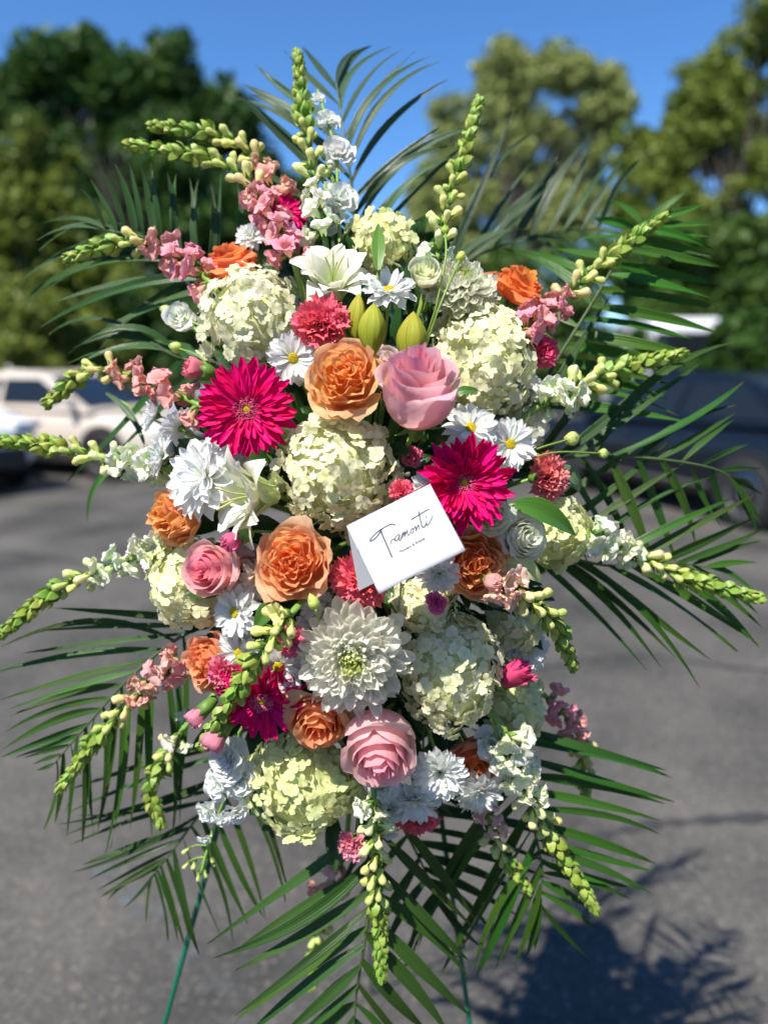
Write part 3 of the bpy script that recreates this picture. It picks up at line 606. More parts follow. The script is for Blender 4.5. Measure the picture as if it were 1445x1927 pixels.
def small_bud(label, p0, p1, o, w, col, name='carnation_bud', group='small pink carnation buds', cal=.5, to=None):
    d0 = dm(*p0) + o; a = W(*p0, d0 + .01); b = W(*p1, d0 - .004); L = (b - a).length; n = (b - a).normalized(); s = w * d0 / FPX
    root = thing(name, label, 'flower bud', a, group, basis(n))
    q = random.Random(int(p0[0])); ph = q.uniform(0, 6)
    def fold(p, t, ang): k = 1 + .22 * math.sin(5 * ang + ph + 3 * t) * t; return (p[0] * k, p[1] * k, p[2] + (.06 * L * math.sin(3 * ang + ph) if t > .7 else 0))
    for i in range(11):
        tt = (i + .5) / 11; an = i * 2.399963; B = Matrix.Rotation(an, 3, 'Z') @ Matrix.Rotation(-math.radians(88 - 20 * tt), 3, 'Y') @ Matrix.Rotation(q.uniform(-.4, .4), 3, 'X')
        part('petal', cached(('fan', False, i % 4), lambda k=i % 4: fan(k)), root, frame(Vector((math.cos(an) * .3 * s * tt, math.sin(an) * .3 * s * tt, cal * .6 * L)), B, (L * (1 - cal * .6) * q.uniform(.9, 1.02), s * 1.15, s * .9)), jit(col, .1))
    v, f, t, u = lathe([(.5 * s, cal * .75 * L), (.85 * s, cal * L), (1.05 * s, (cal + .22) * L), (1.0 * s, (cal + .38) * L), (.70 * s, .88 * L), (.3 * s, .90 * L), (.05 * s, .85 * L)], 20, fold)
    part('petals', mesh('petals', v, f, [M_CARN], t, u), root, None, col)
    v, f, t, u = lathe([(.2 * s, 0), (.55 * s, .06 * L), (.8 * s, cal * .5 * L), (.92 * s, cal * L), (.6 * s, cal * .95 * L)], 15, lambda p, t, a: (p[0], p[1], p[2] + (.10 * L * math.cos(5 * a) if t > .7 else 0)))
    part('calyx', mesh('calyx', v, f, [M_SEPAL], t, u), root)
    stem_part(root, a, rad=.0015); return root

# lilies ----------------------------------------------------------------------
def tepal(k):
    q = random.Random(500 + k); w = [.40, .36, .30, .22][k]; L0 = [1.0, .95, .78, .55][k]; rec = [.50, .36, .2, .1][k]; ph = q.uniform(0, 6)
    def fn(u, v):
        ww = w * (math.sin(math.pi * min(1, .12 + v * .86)) ** .8) * (1 - .15 * v)
        r = .10 + L0 * (.30 * v + .65 * v * v - .05 * v ** 3); z = -.85 + 1.55 * v * (1 - .25 * v) - rec * max(0, v - .45) ** 2 * 2.6
        z += .10 * u * u * (1 - v) * 1.5 + .035 * math.sin(9 * v + 4 * u + ph) * abs(u) * v
        return (r, u * ww, z)
    v, f, t, u = patch(6, 11, fn); return mesh('petal', v, f, [M_LILY], t, u)
def lily(label, x, y, r, o=0.0, n=(0, 0, 1), roll=0.0, seed=0, inner=6, zs=1.0):
    d = dm(x, y) + o; s = r * d / FPX; loc = W(x, y, d); root = thing('lily', label, 'flower', loc, 'double white lilies', basis(V(*n), roll)); q = random.Random(seed)
    for k, (cnt, off) in enumerate([(3, 0), (3, 1.047), (inner, .4), (inner - 1, .1)]):
        me = cached(('tep', k), lambda k=k: tepal(k))
        for i in range(cnt):
            a = off + 2 * math.pi * i / max(1, cnt) + q.uniform(-.15, .15)
            part('petal', me, root, frame(Vector((0, 0, 0)), Matrix.Rotation(a, 3, 'Z') @ Matrix.Rotation(q.uniform(-.12, .12), 3, 'Y'), (s, s, s * zs)), jit((.86, .85, .72), .04))
    for i in range(4):
        a = q.uniform(0, 6); v, f, t, u = tube(spline([(0, 0, -.3 * s), (.08 * s * math.cos(a), .08 * s * math.sin(a), .1 * s), (.2 * s * math.cos(a), .2 * s * math.sin(a), .42 * s)], 5), .018 * s, 5)
        part('stamen', mesh('stamen', v, f, [M_BUDG], t, u), root, None, (.62, .66, .25))
    stem_part(root, loc - V(*n) * (s * .8 * zs), rad=.003); return root
def lily_bud(label, p0, p1, o, w):
    d0 = dm(*p0) + o; a = W(*p0, d0); b = W(*p1, d0 - .005); L = (b - a).length; n = (b - a).normalized(); s = w * d0 / FPX
    root = thing('lily_bud', label, 'flower bud', a, 'pointed green lily buds', basis(n, .5))
    for k in range(3):
        def fn(u, v):
            ang = u * math.radians(66); r = s * (math.sin(math.pi * (.05 + .945 * v) ** 1.05)) ** .85 * (1 + .13 * abs(math.cos(ang * 1.3)) ** 2 - .30 * abs(u) ** 3 + .05 * math.exp(-(u * 5) ** 2))
            return (r * math.cos(ang), r * math.sin(ang), v * L)
        v, f, t, u = patch(8, 10, fn)
        part('petal', mesh('petal', v, f, [M_LBUD], t, u), root, Matrix.Rotation(k * 2.0944 + .3, 4, 'Z'), jit((.46, .46, .045), .06))
    stem_part(root, a, rad=.0025); return root

# snapdragons, stock ------------------------------------------------------------
def snap_bud(k):                                    # closed bud with a folded lip and green sepals
    q = random.Random(700 + k); b = MB(); bend = q.uniform(.0, .25); ph = q.uniform(0, 6)
    prof = [(.10, .0), (.17, .12), (.19, .30), (.18, .48), (.23, .62), (.25, .76), (.22, .88), (.13, .97), (.03, .95)]
    def fn(p, t, a):
        k_ = 1 + .10 * math.cos(2 * a) * t + .16 * math.sin(3 * a + ph) * max(0, t - .3) - .30 * math.exp(-((a - 3.14) / .45) ** 2) * (t > .5) + .05 * math.sin(7 * a + 9 * t); return (p[0] * k_ + bend * t * t * .6, p[1] * k_ * .9, p[2] - .10 * max(0, t - .55) * math.cos(a))
    v, f, t, u = lathe(prof, 12, fn); b.add(v, f, t, u)
    for i in range(5):
        a = i * 1.2566 + ph; v, f, t, u = patch(2, 3, lambda uu, vv: (.10 + .17 * math.sin(vv * 1.5), uu * .13 * (1 - vv * .8), .42 * vv - .02)); b.add(v, f, t, u, mi=1, M=Matrix.Rotation(a, 4, 'Z'))
    return b.mesh('bud', [M_SNAP, M_SEPAL])
def green_bud(k):
    q = random.Random(740 + k); b = MB(); ph = q.uniform(0, 6)
    v, f, t, u = lathe([(.12, 0), (.26, .15), (.31, .36), (.25, .62), (.13, .86), (.02, 1.02)], 8, lambda p, t, a: (p[0] * (1 + .1 * math.cos(2 * a)), p[1] * .85, p[2])); b.add(v, f, t, u)
    for i in range(3):
        a = i * 2.0944 + ph; v, f, t, u = patch(2, 4, lambda uu, vv: (.16 + .26 * math.sin(vv * 2.4), uu * .24 * math.sin(.5 + vv * 2.3), .80 * vv)); b.add(v, f, t, u, M=Matrix.Rotation(a, 4, 'Z'))
    return b.mesh('bud', [M_BUDG])
def snap_blossom(k):                                # open two lipped ruffled flower
    q = random.Random(760 + k); b = MB(); ph = q.uniform(0, 6); p2 = q.uniform(0, 6)
    v, f, t, u = lathe([(.10, .0), (.17, .15), (.20, .35), (.24, .52)], 10, lambda p, t, a: (p[0], p[1] * .85, p[2])); b.add(v, f[:-1], [x * .4 for x in t], u)
    for i, (a, L, w, fl, bk) in enumerate([(.55, .60, .34, .22, -.10), (-.55, .60, .34, .22, -.10), (2.3, .44, .30, .34, .55), (3.14, .46, .34, .32, .75), (-2.3, .44, .30, .34, .55), (1.6, .4, .26, .2, .1), (-1.6, .4, .26, .2, .1)]):
        pq = q.uniform(0, 6); L *= q.uniform(.85, 1.15)
        def fn(uu, vv):
            ww = w * 1.2 * math.sin(math.pi * min(1, .22 + .70 * vv)) ** .5; x = .20 + fl * vv * vv + .06 * vv + .06 * math.sin(3 * uu + pq) * vv
            return (x - bk * max(0, vv - .5) * .5, uu * ww, .46 + L * vv * (1 - .35 * vv * (1 + bk)) + .05 * math.sin(3.6 * uu + pq + 2 * vv) * vv - .10 * uu * uu * vv)
        v, f, t, u = patch(6, 5, fn); b.add(v, f, [.3 + .7 * x for x in t], u, M=Matrix.Rotation(a + q.uniform(-.2, .2), 4, 'Z'))
    for i in range(5):
        a = i * 1.2566 + ph; v, f, t, u = patch(2, 3, lambda uu, vv: (.09 + .15 * math.sin(vv * 1.5), uu * .11 * (1 - vv * .8), .30 * vv - .02)); b.add(v, f, t, u, mi=1, M=Matrix.Rotation(a, 4, 'Z'))
    return b.mesh('blossom', [M_SNAP, M_SEPAL])
CREAM = (.80, .80, .33); WHITE = (.87, .88, .78); PINK = (.84, .38, .48); BUDC = (.25, .37, .055)
def snapdragon(label, pts, n=34, col=WHITE, g=.42, c=.68, size=1.0, seed=0, dark=1.0, group='snapdragon spikes round the spray'):
    n = int(n * 1.3); size *= .9
    q = random.Random(seed); P = [W(x, y, dm(x, y) + o) for x, y, o in pts]; base = P[0]; path = spline([p - base for p in P], 40)
    root = thing('snapdragon', label, 'flower', base, group)
    # stem continues into the foam
    inner = (ANCHOR - base); full = [inner * .85, inner * .4 + (path[0] - path[4]) * .6] + path
    v, f, t, u = tube(full, lambda t: .0036 * (1 - .75 * t) * size, 8); part('stem', mesh('stem', v, f, [M_STEM], t, u), root)
    gm = [cached(('gb', k), lambda k=k: green_bud(k)) for k in range(3)]; sm = [cached(('sb', k), lambda k=k: snap_bud(k)) for k in range(4)]; bm = [cached(('bl', k), lambda k=k: snap_blossom(k)) for k in range(5)]
    k0 = seed * .7
    for i in range(n):
        s = ((i + .4) / n) ** 1.5; a = s; x = (1 - s) * 40; j = min(39, int(x)); p = path[j].lerp(path[j + 1], x - j); tg = (path[min(40, j + 2)] - path[max(0, j - 2)]).normalized()
        e1 = tg.cross(Vector((.3, .2, .9))).normalized(); e2 = tg.cross(e1); an = i * 2.399963 + k0; rad = math.cos(an) * e1 + math.sin(an) * e2
        rad = (rad + V(0, .0, .35) * .6).normalized() if a > .3 else rad
        el = math.radians(14 + 50 * a ** .7) + q.uniform(-.12, .12)
        dv = tg * math.cos(el) + rad * math.sin(el)
        if a < g: L = (.0120 + .0085 * (a / g)) * size; me = gm[q.randrange(3)]; cc = mixc(BUDC, (.36, .46, .10), q.random()); nm = 'bud'; L *= q.uniform(.9, 1.1); off = .0009
        elif a < c:
            h = (a - g) / (c - g); L = (.0185 + .006 * h) * size * q.uniform(.85, 1.1); me = sm[q.randrange(4)]; nm = 'bud'; off = .002
            cc = mixc((.48, .56, .18), CREAM, min(1, h * 1.6 + .2)); cc = mixc(cc, col, max(0, h - .45) * .8)
        else:
            h = (a - c) / (1 - c); L = (.0225 + .005 * h) * size * q.uniform(.85, 1.12); me = bm[q.randrange(5)]; nm = 'blossom'; off = .002; cc = mixc(mixc(CREAM, col, .8), col, min(1, h * 2 + q.uniform(-.1, .3)))
        part(nm, me, root, frame(p + rad * off, basis(dv, q.uniform(0, 6.3)), L), jit(tuple(x * dark for x in cc), .07))
    return root
def stock(label, pts, blooms, buds=(), seed=0, col=(.87, .88, .87)):
    P = [W(x, y, dm(x, y) + o) for x, y, o in pts]; base = P[0]; path = spline([p - base for p in P], 24)
    root = thing('stock_flower', label, 'flower', base, 'white stock stems in the spray')
    inner = ANCHOR - base; v, f, t, u = tube([inner * .85, inner * .4] + path, .0018, 8); part('stem', mesh('stem', v, f, [M_STEM], t, u), root)
    ms = [cached(('fan', True, k), lambda k=k: fan(k + 9, .0, .12, 48, 10)) for k in range(4)]; q = random.Random(seed)
    for x, y, r, o, n in blooms:
        d = dm(x, y) + o; s = r * d / FPX; c = W(x, y, d) - base; B0 = basis(V(*n)); b = MB()
        for i in range(17):
            t = (i + .5) / 17; a = i * 2.399963; el = math.radians(78 - 78 * t) + q.uniform(-.2, .2); L = (.55 + .45 * t) * s
            M = frame(c - V(*n) * s * .3, B0 @ Matrix.Rotation(a, 3, 'Z') @ Matrix.Rotation(-el, 3, 'Y') @ Matrix.Rotation(q.uniform(-.5, .5), 3, 'X'), L); me = ms[q.randrange(4)]
            b.add([v.co for v in me.vertices], [tuple(p.vertices) for p in me.polygons], [e.value for e in me.attributes['t'].data], [e.value for e in me.attributes['u'].data], M=M)
        part('blossom', b.mesh('blossom', [M_STOCK]), root, None, jit(col, .03))
    sm = [cached(('sb', k), lambda k=k: snap_bud(k)) for k in range(4)]
    for x, y, r, n in buds:
        d = dm(x, y) - .005; bp = W(x, y, d) - base; k = min(range(25), key=lambda i: (path[i] - bp).length); k = max(0, k - 3)
        v, f, t, u = tube(spline([path[k], path[k].lerp(bp, .6) + UP * .002, bp], 5), .0009, 5); part('pedicel', mesh('pedicel', v, f, [M_STEM], t, u), root); part('bud', sm[q.randrange(4)], root, frame(W(x, y, d) - base, basis(V(*n)), r * 2 * d / FPX), jit((.62, .70, .30), .1))
    return root
def sprig_bud(label, pts, r, col=(.66, .70, .32), name='lisianthus_bud'):   # a closed lisianthus bud on its own thin stem
    P = [W(x, y, dm(x, y) + o) for x, y, o in pts]; base = P[0]; root = thing(name, label, 'flower bud', base, 'pale lisianthus buds on thin stems')
    path = spline([p - base for p in P], 14); v, f, t, u = tube([(ANCHOR - base) * .5] + path, .0011, 6); part('stem', mesh('stem', v, f, [M_STEM], t, u), root)
    tg = (path[-1] - path[-3]).normalized(); d = dm(*pts[-1][:2]); s = r * d / FPX
    v, f, t, u = lathe([(.25, 0), (.8, .35), (1.0, .9), (.85, 1.6), (.5, 2.2), (.12, 2.7), (.02, 2.8)], 12, lambda p, t, a: (p[0] * (1 + .14 * math.sin(3 * a + 4 * t)), p[1] * (1 + .14 * math.sin(3 * a + 4 * t)), p[2]))
    b = part('bud', mesh('bud', v, f, [M_SNAP], t, u), root, frame(path[-1], basis(tg), s), col)
    for i in range(4):
        v, f, t, u = patch(2, 5, lambda uu, vv: (.3 + .75 * math.sin(vv * 1.7) + .2 * vv * vv, uu * .16 * (1 - vv) ** .6, 1.9 * vv)); part('sepal', mesh('sepal', v, f, [M_SEPAL], t, u), root, frame(path[-1], basis(tg, i * 1.57), s))
    return root

# palm fronds and leaves ------------------------------------------------------------
def leaflet(bp, tp, w, bow, nrm, q, taper=.33, n=10, pleat=.11):
    wav = w * q.uniform(.0, .25); ph = q.uniform(0, 6)
    ax = (tp - bp); side = ax.normalized().cross(nrm).normalized(); P = []
    for i in range(n + 1):
        t = i / n; P.append(bp + ax * t + bow * (4 * t * (1 - t)) )
    v = []; f = []; ts = []; us = []
    for i, p in enumerate(P):
        t = i / n; tg = (P[min(n, i + 1)] - P[max(0, i - 1)]).normalized(); sd = tg.cross(nrm).normalized(); nn = sd.cross(tg)
        ww = w * (min(1, (t + .06) / taper) ** .55 if t < taper else max(0.02, 1 - ((t - taper) / (1 - taper)) ** 1.5) ** .85)
        for c in range(9):
            j = -1 + c / 4; v.append(p + sd * (ww * j) + nn * (ww * .34 * abs(j) + (ww * pleat if c % 2 else 0) + wav * math.sin(t * 7 + ph) * j)); ts.append(t); us.append(j)
    for i in range(n):
        for j in range(8): a = i * 9 + j; f.append((a, a + 1, a + 10, a + 9))
    return v, f, ts, us
def frond(label, rachis, sides, col=(.045, .115, .022), seed=0, w=9.5, rad=.0028):
    # rachis: (x, y, depth) from the base out; sides: (s0, s1, count, tips [(x, y, depth)...], bow (right, up, out))
    q = random.Random(seed); P = [W(*p) for p in rachis]; base = P[0]; path = spline([p - base for p in P], 40)
    root = thing('palm_frond', label, 'palm frond', base, 'green palm fronds fanned behind the flowers')
    inner = ANCHOR - base; v, f, t, u = tube([inner * .8, inner * .35] + path, lambda t: rad * (1 - .75 * t), 6); part('rachis', mesh('rachis', v, f, [M_RACHIS], t, u), root)
    for s0, s1, cnt, tips, bow in sides:
        tp = spline([W(*p) - base for p in tips], 40) if len(tips) > 1 else None
        cnt = int(cnt * 1.25 + .5)
        for i in range(cnt):
            h = i / max(1, cnt - 1); x = (s0 + (s1 - s0) * h + q.uniform(-.006, .006)) * 40; j = min(39, max(0, int(x))); bp = path[j].lerp(path[j + 1], x - j)
            y = h * 40; j = min(39, int(y)); tt = tp[j].lerp(tp[j + 1], y - j)
            L = (tt - bp).length; tt = tt + Vector((q.gauss(0, .035), q.gauss(0, .045), q.gauss(0, .035))) * L
            b = (bow[0] + q.gauss(0, .035)) * RT + (bow[1] + q.gauss(.01, .035)) * UP - (bow[2] + q.gauss(0, .04)) * FW; nrm = (V(q.gauss(-.1, .35), q.gauss(.25, .35), .9)); ww = w * dm(900, 960) / FPX * 1.10 * q.uniform(.75, 1.15) * min(1, .45 + L / .14 * .55)
            v, f, t, u = leaflet(bp, tt, ww, b * L * q.uniform(.6, 1.3), nrm, q, q.uniform(.28, .42))
            part('leaflet', mesh('leaflet', v, f, [M_PALM], t, u), root, None, jit(tuple(c * .95 for c in col), .22))
    return root
def leaf(label, p0, p1, w, o=(0, 0), bow=(0, .1, .1), col=(.06, .17, .02), nrm=(0, .3, .9), group='broad lily leaves among the flowers'):
    a = W(*p0, dm(*p0) + o[0]); b = W(*p1, dm(*p1) + o[1]); q = random.Random(1); root = thing('lily_leaf', label, 'leaf', a, group)
    B = (bow[0] * RT + bow[1] * UP - bow[2] * FW) * (b - a).length
    v, f, t, u = leaflet(Vector((0, 0, 0)), b - a, w * .75 / FPX, B, V(*nrm), q, .42, 14, .04); part('blade', mesh('blade', v, f, [M_LEAF], t, u), root, None, col)
    stem_part(root, a, rad=.0018); return root
# ------------------------------------------------------------------ the stand
M_FOAM = plain('floral_foam', (0.020, 0.045, 0.018), 0.95, spec=0.1, noise=0.3, nscale=30)
M_WIRE = plain('green_enamel', (0.004, 0.13, 0.075), 0.35)
foam = thing('foam_cage', 'dark green floral foam block hidden behind the flowers', 'floral foam', W(680, 1480, 0.93))
inv = foam.matrix_basis.inverted()
Bc = Matrix((RT, UP, -FW)).transposed()
b = MB(); b.box((0, 0, 0), (.085, .26, .045), M=frame(W(680, 990, .95) - foam.location, Bc)); o = part('foam_block', b.mesh('foam_block', [M_FOAM], False), foam); bv = o.modifiers.new('bevel', 'BEVEL'); bv.width = .02; bv.segments = 3
for k in range(-2, 3):
    pts = [W(680 + k * 58, y, z) - foam.location for y, z in ((540, .955), (560, .895), (990, .892), (1420, .895), (1440, .955))]
    part('cage_wire', mesh('cage_wire', *tube(pts, .0016, 5)[:2], [M_WIRE]), foam)
st = thing('easel_stand', 'green wire easel legs below the flower spray', 'easel', G(300, 1960))
def wire(nm, P, r=.0034): part(nm, mesh(nm, *tube([Vector(p) - st.location for p in P], r, 8)[:2], [M_WIRE]), st)
topc = W(680, 430, 1.02)
for nm, p, dd in (('leg', (310, 1927), .99), ('leg', (884, 1927), 1.00)):
    a = W(*p, dd); up = W(390, 1640, .965) if p[0] < 500 else W(858, 1740, .975)
    dirv = (a - up); foot = a + dirv * (a.z / -dirv.z); foot.z = 0.004
    wire(nm, [foot, a, up, up - dirv * 1.6 if p[0] > 500 else up + (topc - up) * .55, topc])
bk = Vector((topc.x, topc.y + .55, .004)); wire('back_leg', [topc, bk])
wire('ledge', [W(600, 1500, .985), W(760, 1500, .985)], .003)

# ------------------------------------------------------------------ palm fronds (depths in metres)
frond('palm frond with upright leaflets at upper left', [(500, 560, .90), (400, 510, .89), (300, 455, .885), (195, 432, .88)],
      [(.25, .98, 11, [(440, 335, .90), (370, 330, .89), (296, 312, .88), (225, 305, .87), (145, 355, .87)], (.05, 0, .05)), (.10, .98, 11, [(190, 655, .93), (60, 585, .93), (45, 540, .92), (60, 490, .91), (75, 420, .9)], (.0, .13, -.02))], (.055, .135, .035), 1, 9.5)
frond('palm frond of long arched leaflets at left above the beige car', [(480, 700, .90), (400, 690, .89), (330, 670, .88), (280, 640, .88)],
      [(.2, .98, 4, [(120, 705, .87), (118, 675, .87), (125, 668, .87), (100, 640, .9)], (0, .16, 0)), (.2, .6, 2, [(275, 850, .88), (130, 900, .93)], (.05, .05, 0))], (.05, .13, .03), 2, 9)
frond('palm frond fanned against the sky at the top', [(690, 520, .92), (670, 400, .91), (650, 270, .91), (632, 150, .93)],
      [(.12, .95, 8, [(450, 430, .93), (432, 205, .90), (455, 160, .90), (430, 185, .93), (500, 105, .97), (560, 90, .98)], (0, .03, 0)), (.05, .98, 11, [(850, 290, .9), (955, 235, .9), (830, 280, .9), (845, 112, .92), (800, 92, .92), (735, 85, .97), (670, 90, .98)], (-.06, .06, 0))], (.07, .135, .065), 3, 10.5)
frond('soft palm frond arching behind the upper right snapdragon', [(800, 540, 1.02), (900, 480, 1.06), (1020, 440, 1.10), (1140, 430, 1.14)],
      [(.1, .95, 9, [(960, 200, 1.05), (1010, 330, 1.08), (1075, 260, 1.1), (1130, 280, 1.13), (1210, 300, 1.16)], (0, .05, 0)), (.1, .95, 7, [(1000, 430, 1.0), (1040, 330, 1.05), (1120, 560, 1.1), (1220, 520, 1.12)], (0, .05, 0))], (.05, .11, .04), 4, 10)
frond('palm frond with level leaflets at right below the upper pink spike', [(960, 830, .90), (1040, 690, .89), (1120, 560, .885), (1190, 440, .88), (1215, 415, .88)],
      [(.12, .98, 14, [(1290, 810, .87), (1260, 735, .87), (1310, 655, .87), (1350, 575, .87), (1355, 505, .87), (1345, 440, .87), (1300, 362, .87)], (0, .01, 0)), (.3, .9, 6, [(870, 560, .95), (960, 470, .95), (1070, 455, .93), (1140, 380, .93)], (0, .03, 0))], (.055, .18, .014), 5, 12.5)
frond('palm frond with blades slanting up right over the black sedan', [(950, 900, .87), (1080, 860, .86), (1220, 862, .86), (1350, 885, .86), (1400, 930, .87)],
      [(.02, .9, 10, [(1135, 560, .88), (1240, 690, .87), (1380, 655, .87), (1395, 760, .87), (1385, 800, .87), (1430, 880, .88), (1425, 985, .88)], (-.02, .03, 0)), (.1, .9, 8, [(1120, 1060, .88), (1190, 1060, .88), (1270, 1080, .88), (1330, 1010, .88), (1390, 990, .88), (1430, 1010, .88)], (.02, .02, 0))], (.045, .115, .02), 6, 9.5)
frond('palm frond crossing under the white snapdragon on the right', [(940, 1000, .87), (1040, 1040, .86), (1150, 1065, .855), (1270, 1060, .86), (1340, 1070, .87)],
      [(.05, .95, 8, [(1230, 830, .87), (1300, 850, .87), (1370, 900, .87), (1420, 960, .87), (1440, 1000, .87), (1425, 1060, .87)], (0, .02, 0)), (.02, .95, 9, [(1205, 1285, .87), (1275, 1270, .87), (1355, 1245, .87), (1430, 1240, .86), (1425, 1180, .86), (1435, 1130, .87)], (.01, .03, 0))], (.045, .12, .016), 7, 9.5)
frond('palm frond with blades pointing right at lower right', [(930, 1340, .86), (985, 1450, .86), (1005, 1560, .86), (1020, 1640, .87), (1010, 1700, .88)],
      [(.05, .97, 11, [(1250, 1448, .86), (1270, 1478, .86), (1252, 1530, .86), (1240, 1578, .86), (1245, 1637, .86), (1215, 1662, .87), (1195, 1690, .87), (1120, 1720, .88), (1105, 1790, .9)], (0, .025, .03)), (.12, .98, 10, [(770, 1750, .9), (775, 1830, .9), (850, 1840, .9), (900, 1830, .9), (960, 1820, .9), (1010, 1790, .9)], (0, .03, 0))], (.04, .115, .014), 8, 10.5)
frond('crossed palm frond in the dark below the white daisies', [(700, 1460, .90), (760, 1560, .90), (800, 1640, .905), (820, 1700, .91)],
      [(.1, .95, 7, [(1060, 1560, .92), (1050, 1640, .92), (1000, 1700, .92), (940, 1770, .92), (880, 1800, .92)], (0, .02, 0)), (.2, .9, 4, [(640, 1700, .92), (680, 1780, .92), (760, 1830, .92)], (0, .02, 0))], (.03, .08, .012), 9, 10)
frond('broad bladed palm frond hanging at the bottom centre', [(735, 1480, .84), (705, 1640, .835), (688, 1760, .835), (670, 1880, .85), (668, 1960, .86)],
      [(.10, .98, 10, [(405, 1790, .83), (415, 1800, .83), (435, 1850, .825), (450, 1930, .83), (500, 1960, .84), (560, 1990, .85), (620, 2010, .86), (655, 2030, .87)], (.02, .02, .02)), (.05, .95, 9, [(900, 1720, .87), (880, 1790, .87), (865, 1910, .87), (810, 1950, .87), (740, 2000, .87), (690, 2020, .87)], (.02, .02, 0))], (.04, .10, .018), 10, 12.5)
frond('palm frond of narrow blades at lower left beside the easel leg', [(490, 1350, .92), (440, 1440, .92), (370, 1540, .92), (310, 1620, .92), (285, 1650, .92)],
      [(.05, .98, 13, [(150, 1470, .91), (128, 1510, .91), (125, 1535, .91), (135, 1590, .91), (145, 1630, .91), (170, 1665, .91), (190, 1685, .91), (205, 1690, .91), (278, 1735, .91)], (0, .01, 0)), (.15, .92, 10, [(545, 1620, .94), (520, 1700, .93), (480, 1740, .93), (440, 1770, .93), (390, 1790, .93), (345, 1775, .93), (320, 1770, .93)], (.02, 0, 0))], (.035, .09, .016), 11, 7.5)
frond('palm frond with level blades at left under the left snapdragons', [(420, 1160, .87), (330, 1205, .865), (240, 1280, .86), (160, 1370, .86), (100, 1440, .87)],
      [(.05, .99, 12, [(118, 1140, .86), (45, 1218, .86), (5, 1245, .86), (0, 1325, .86), (10, 1355, .86), (0, 1405, .87), (15, 1420, .87), (50, 1430, .87), (72, 1450, .87)], (0, .02, 0)), (.2, .96, 12, [(345, 1530, .89), (320, 1580, .89), (250, 1560, .89), (205, 1600, .89), (190, 1560, .89), (150, 1590, .9), (125, 1540, .9), (85, 1560, .9)], (.02, .02, 0))], (.045, .12, .018), 12, 8.5)
leaf('single green palm blade curling out at left below the long white spike', (250, 870), (165, 985), 9, (.12, .16), (-.1, .1, 0), (.06, .17, .02))
leaf('shaded dark palm blade hanging past the left white daisies', (200, 740), (275, 850), 8, (.06, .07), (.08, .05, 0), (.03, .09, .02))

# ------------------------------------------------------------------ hydrangeas
CRM = (.91, .90, .70); CRM2 = (.89, .89, .62); GRN = (.81, .84, .44); YLW = (.90, .89, .56)
hydrangea('large cream hydrangea at upper left under the peach rose', 466, 592, 104, 102, 0, (-.3, .35, .9), (.86, .86, .70), CRM2, 1)
hydrangea('tall cream hydrangea at upper right beside the pink rose', 905, 668, 100, 116, .005, (.3, .3, .9), CRM, YLW, 2)
hydrangea('round cream hydrangea in the centre above the card', 630, 878, 114, 108, .0, (0, .1, 1), CRM, YLW, 3)
hydrangea('pale yellow hydrangea at left below the small pink rose', 348, 1098, 74, 84, .0, (-.4, 0, .9), YLW, CRM2, 4)
hydrangea('greenish hydrangea at the top behind the lily', 716, 455, 74, 66, .03, (.1, .6, .8), GRN, YLW, 5, 14)
hydrangea('bright cream hydrangea at lower right below the shaded florets', 850, 1268, 96, 118, -.01, (.15, -.1, 1), CRM, YLW, 6, 14.5, .25)
hydrangea('yellow green hydrangea at the bottom left of the pink rose', 568, 1487, 106, 102, .0, (-.1, -.4, .9), (.80, .82, .46), GRN, 7)
hydrangea('small cream hydrangea at right under the broad leaf', 1048, 1002, 72, 68, .01, (.5, 0, .9), YLW, GRN, 8, 14)
hydrangea('shaded cream hydrangea right of the peach rose and card', 968, 1180, 52, 62, .03, (.4, -.1, .9), CRM, YLW, 9, 14)
hydrangea('shaded greenish hydrangea behind the mini carnation bud at right', 972, 1335, 52, 66, .03, (.4, -.2, .9), YLW, GRN, 10, 14)
hydrangea('shaded cream hydrangea directly below the card', 798, 1140, 62, 52, .02, (0, 0, 1), CRM, CRM2, 11, 14.5)
hydrangea('small white hydrangea cluster behind the right daisies', 992, 788, 38, 50, .03, (.5, 0, .8), (.84, .85, .76), CRM, 12, 14)
daisy('white double daisy in the gap beside the coral carnation and mum', 596, 1140, 34, .02, (0, .2, .95), 0, 22, .2, True)
daisy('small white double daisy under the tall right snapdragon stem', 1000, 735, 34, .02, (.5, .2, .8), 0, 23, .25, True)
carnation('tiny pink mini carnation between centre hydrangea and right gerbera', 776, 858, 22, .03, (.1, .1, .95), 0, 11, (.93, .24, .38), 24, group='pink mini carnations in the spray')
hydrangea('hydrangea florets between centre head and card coloured for warm reflected shade', 690, 975, 62, 48, .035, (0, -.3, 1), (.86, .76, .58), CRM, 13, 14)  # shaded underside of the centre head; its warm reflected light is in the petal colour

# ------------------------------------------------------------------ roses
PK_I = (.93, .30, .40); PK_O = (.94, .58, .58)
rose('open peach garden rose above the centre hydrangea', 650, 708, 72, -.03, (-.12, .22, 1), (.98, .47, .15), (.97, .62, .37), 'garden', 0)
rose('ruffled peach garden rose left of the card', 552, 1058, 70, -.025, (-.1, .16, 1), (.98, .43, .15), (.97, .61, .39), 'garden', 1)
rose('peach rose turned to the left edge of the spray', 326, 968, 56, -.01, (-.62, .05, .75), (.98, .49, .18), (.97, .55, .32), 'garden', 2, zs=1.15)
rose('peach rose tucked under the right corner of the card', 893, 1058, 66, .0, (.05, -.05, 1), (.96, .42, .17), (.95, .56, .36), 'garden', 1, 1.3)
rose('peach rose at left with a pink mini carnation before it', 392, 1248, 56, -.005, (-.45, -.05, .85), (.95, .42, .20), (.95, .56, .38), 'garden', 0, 2)
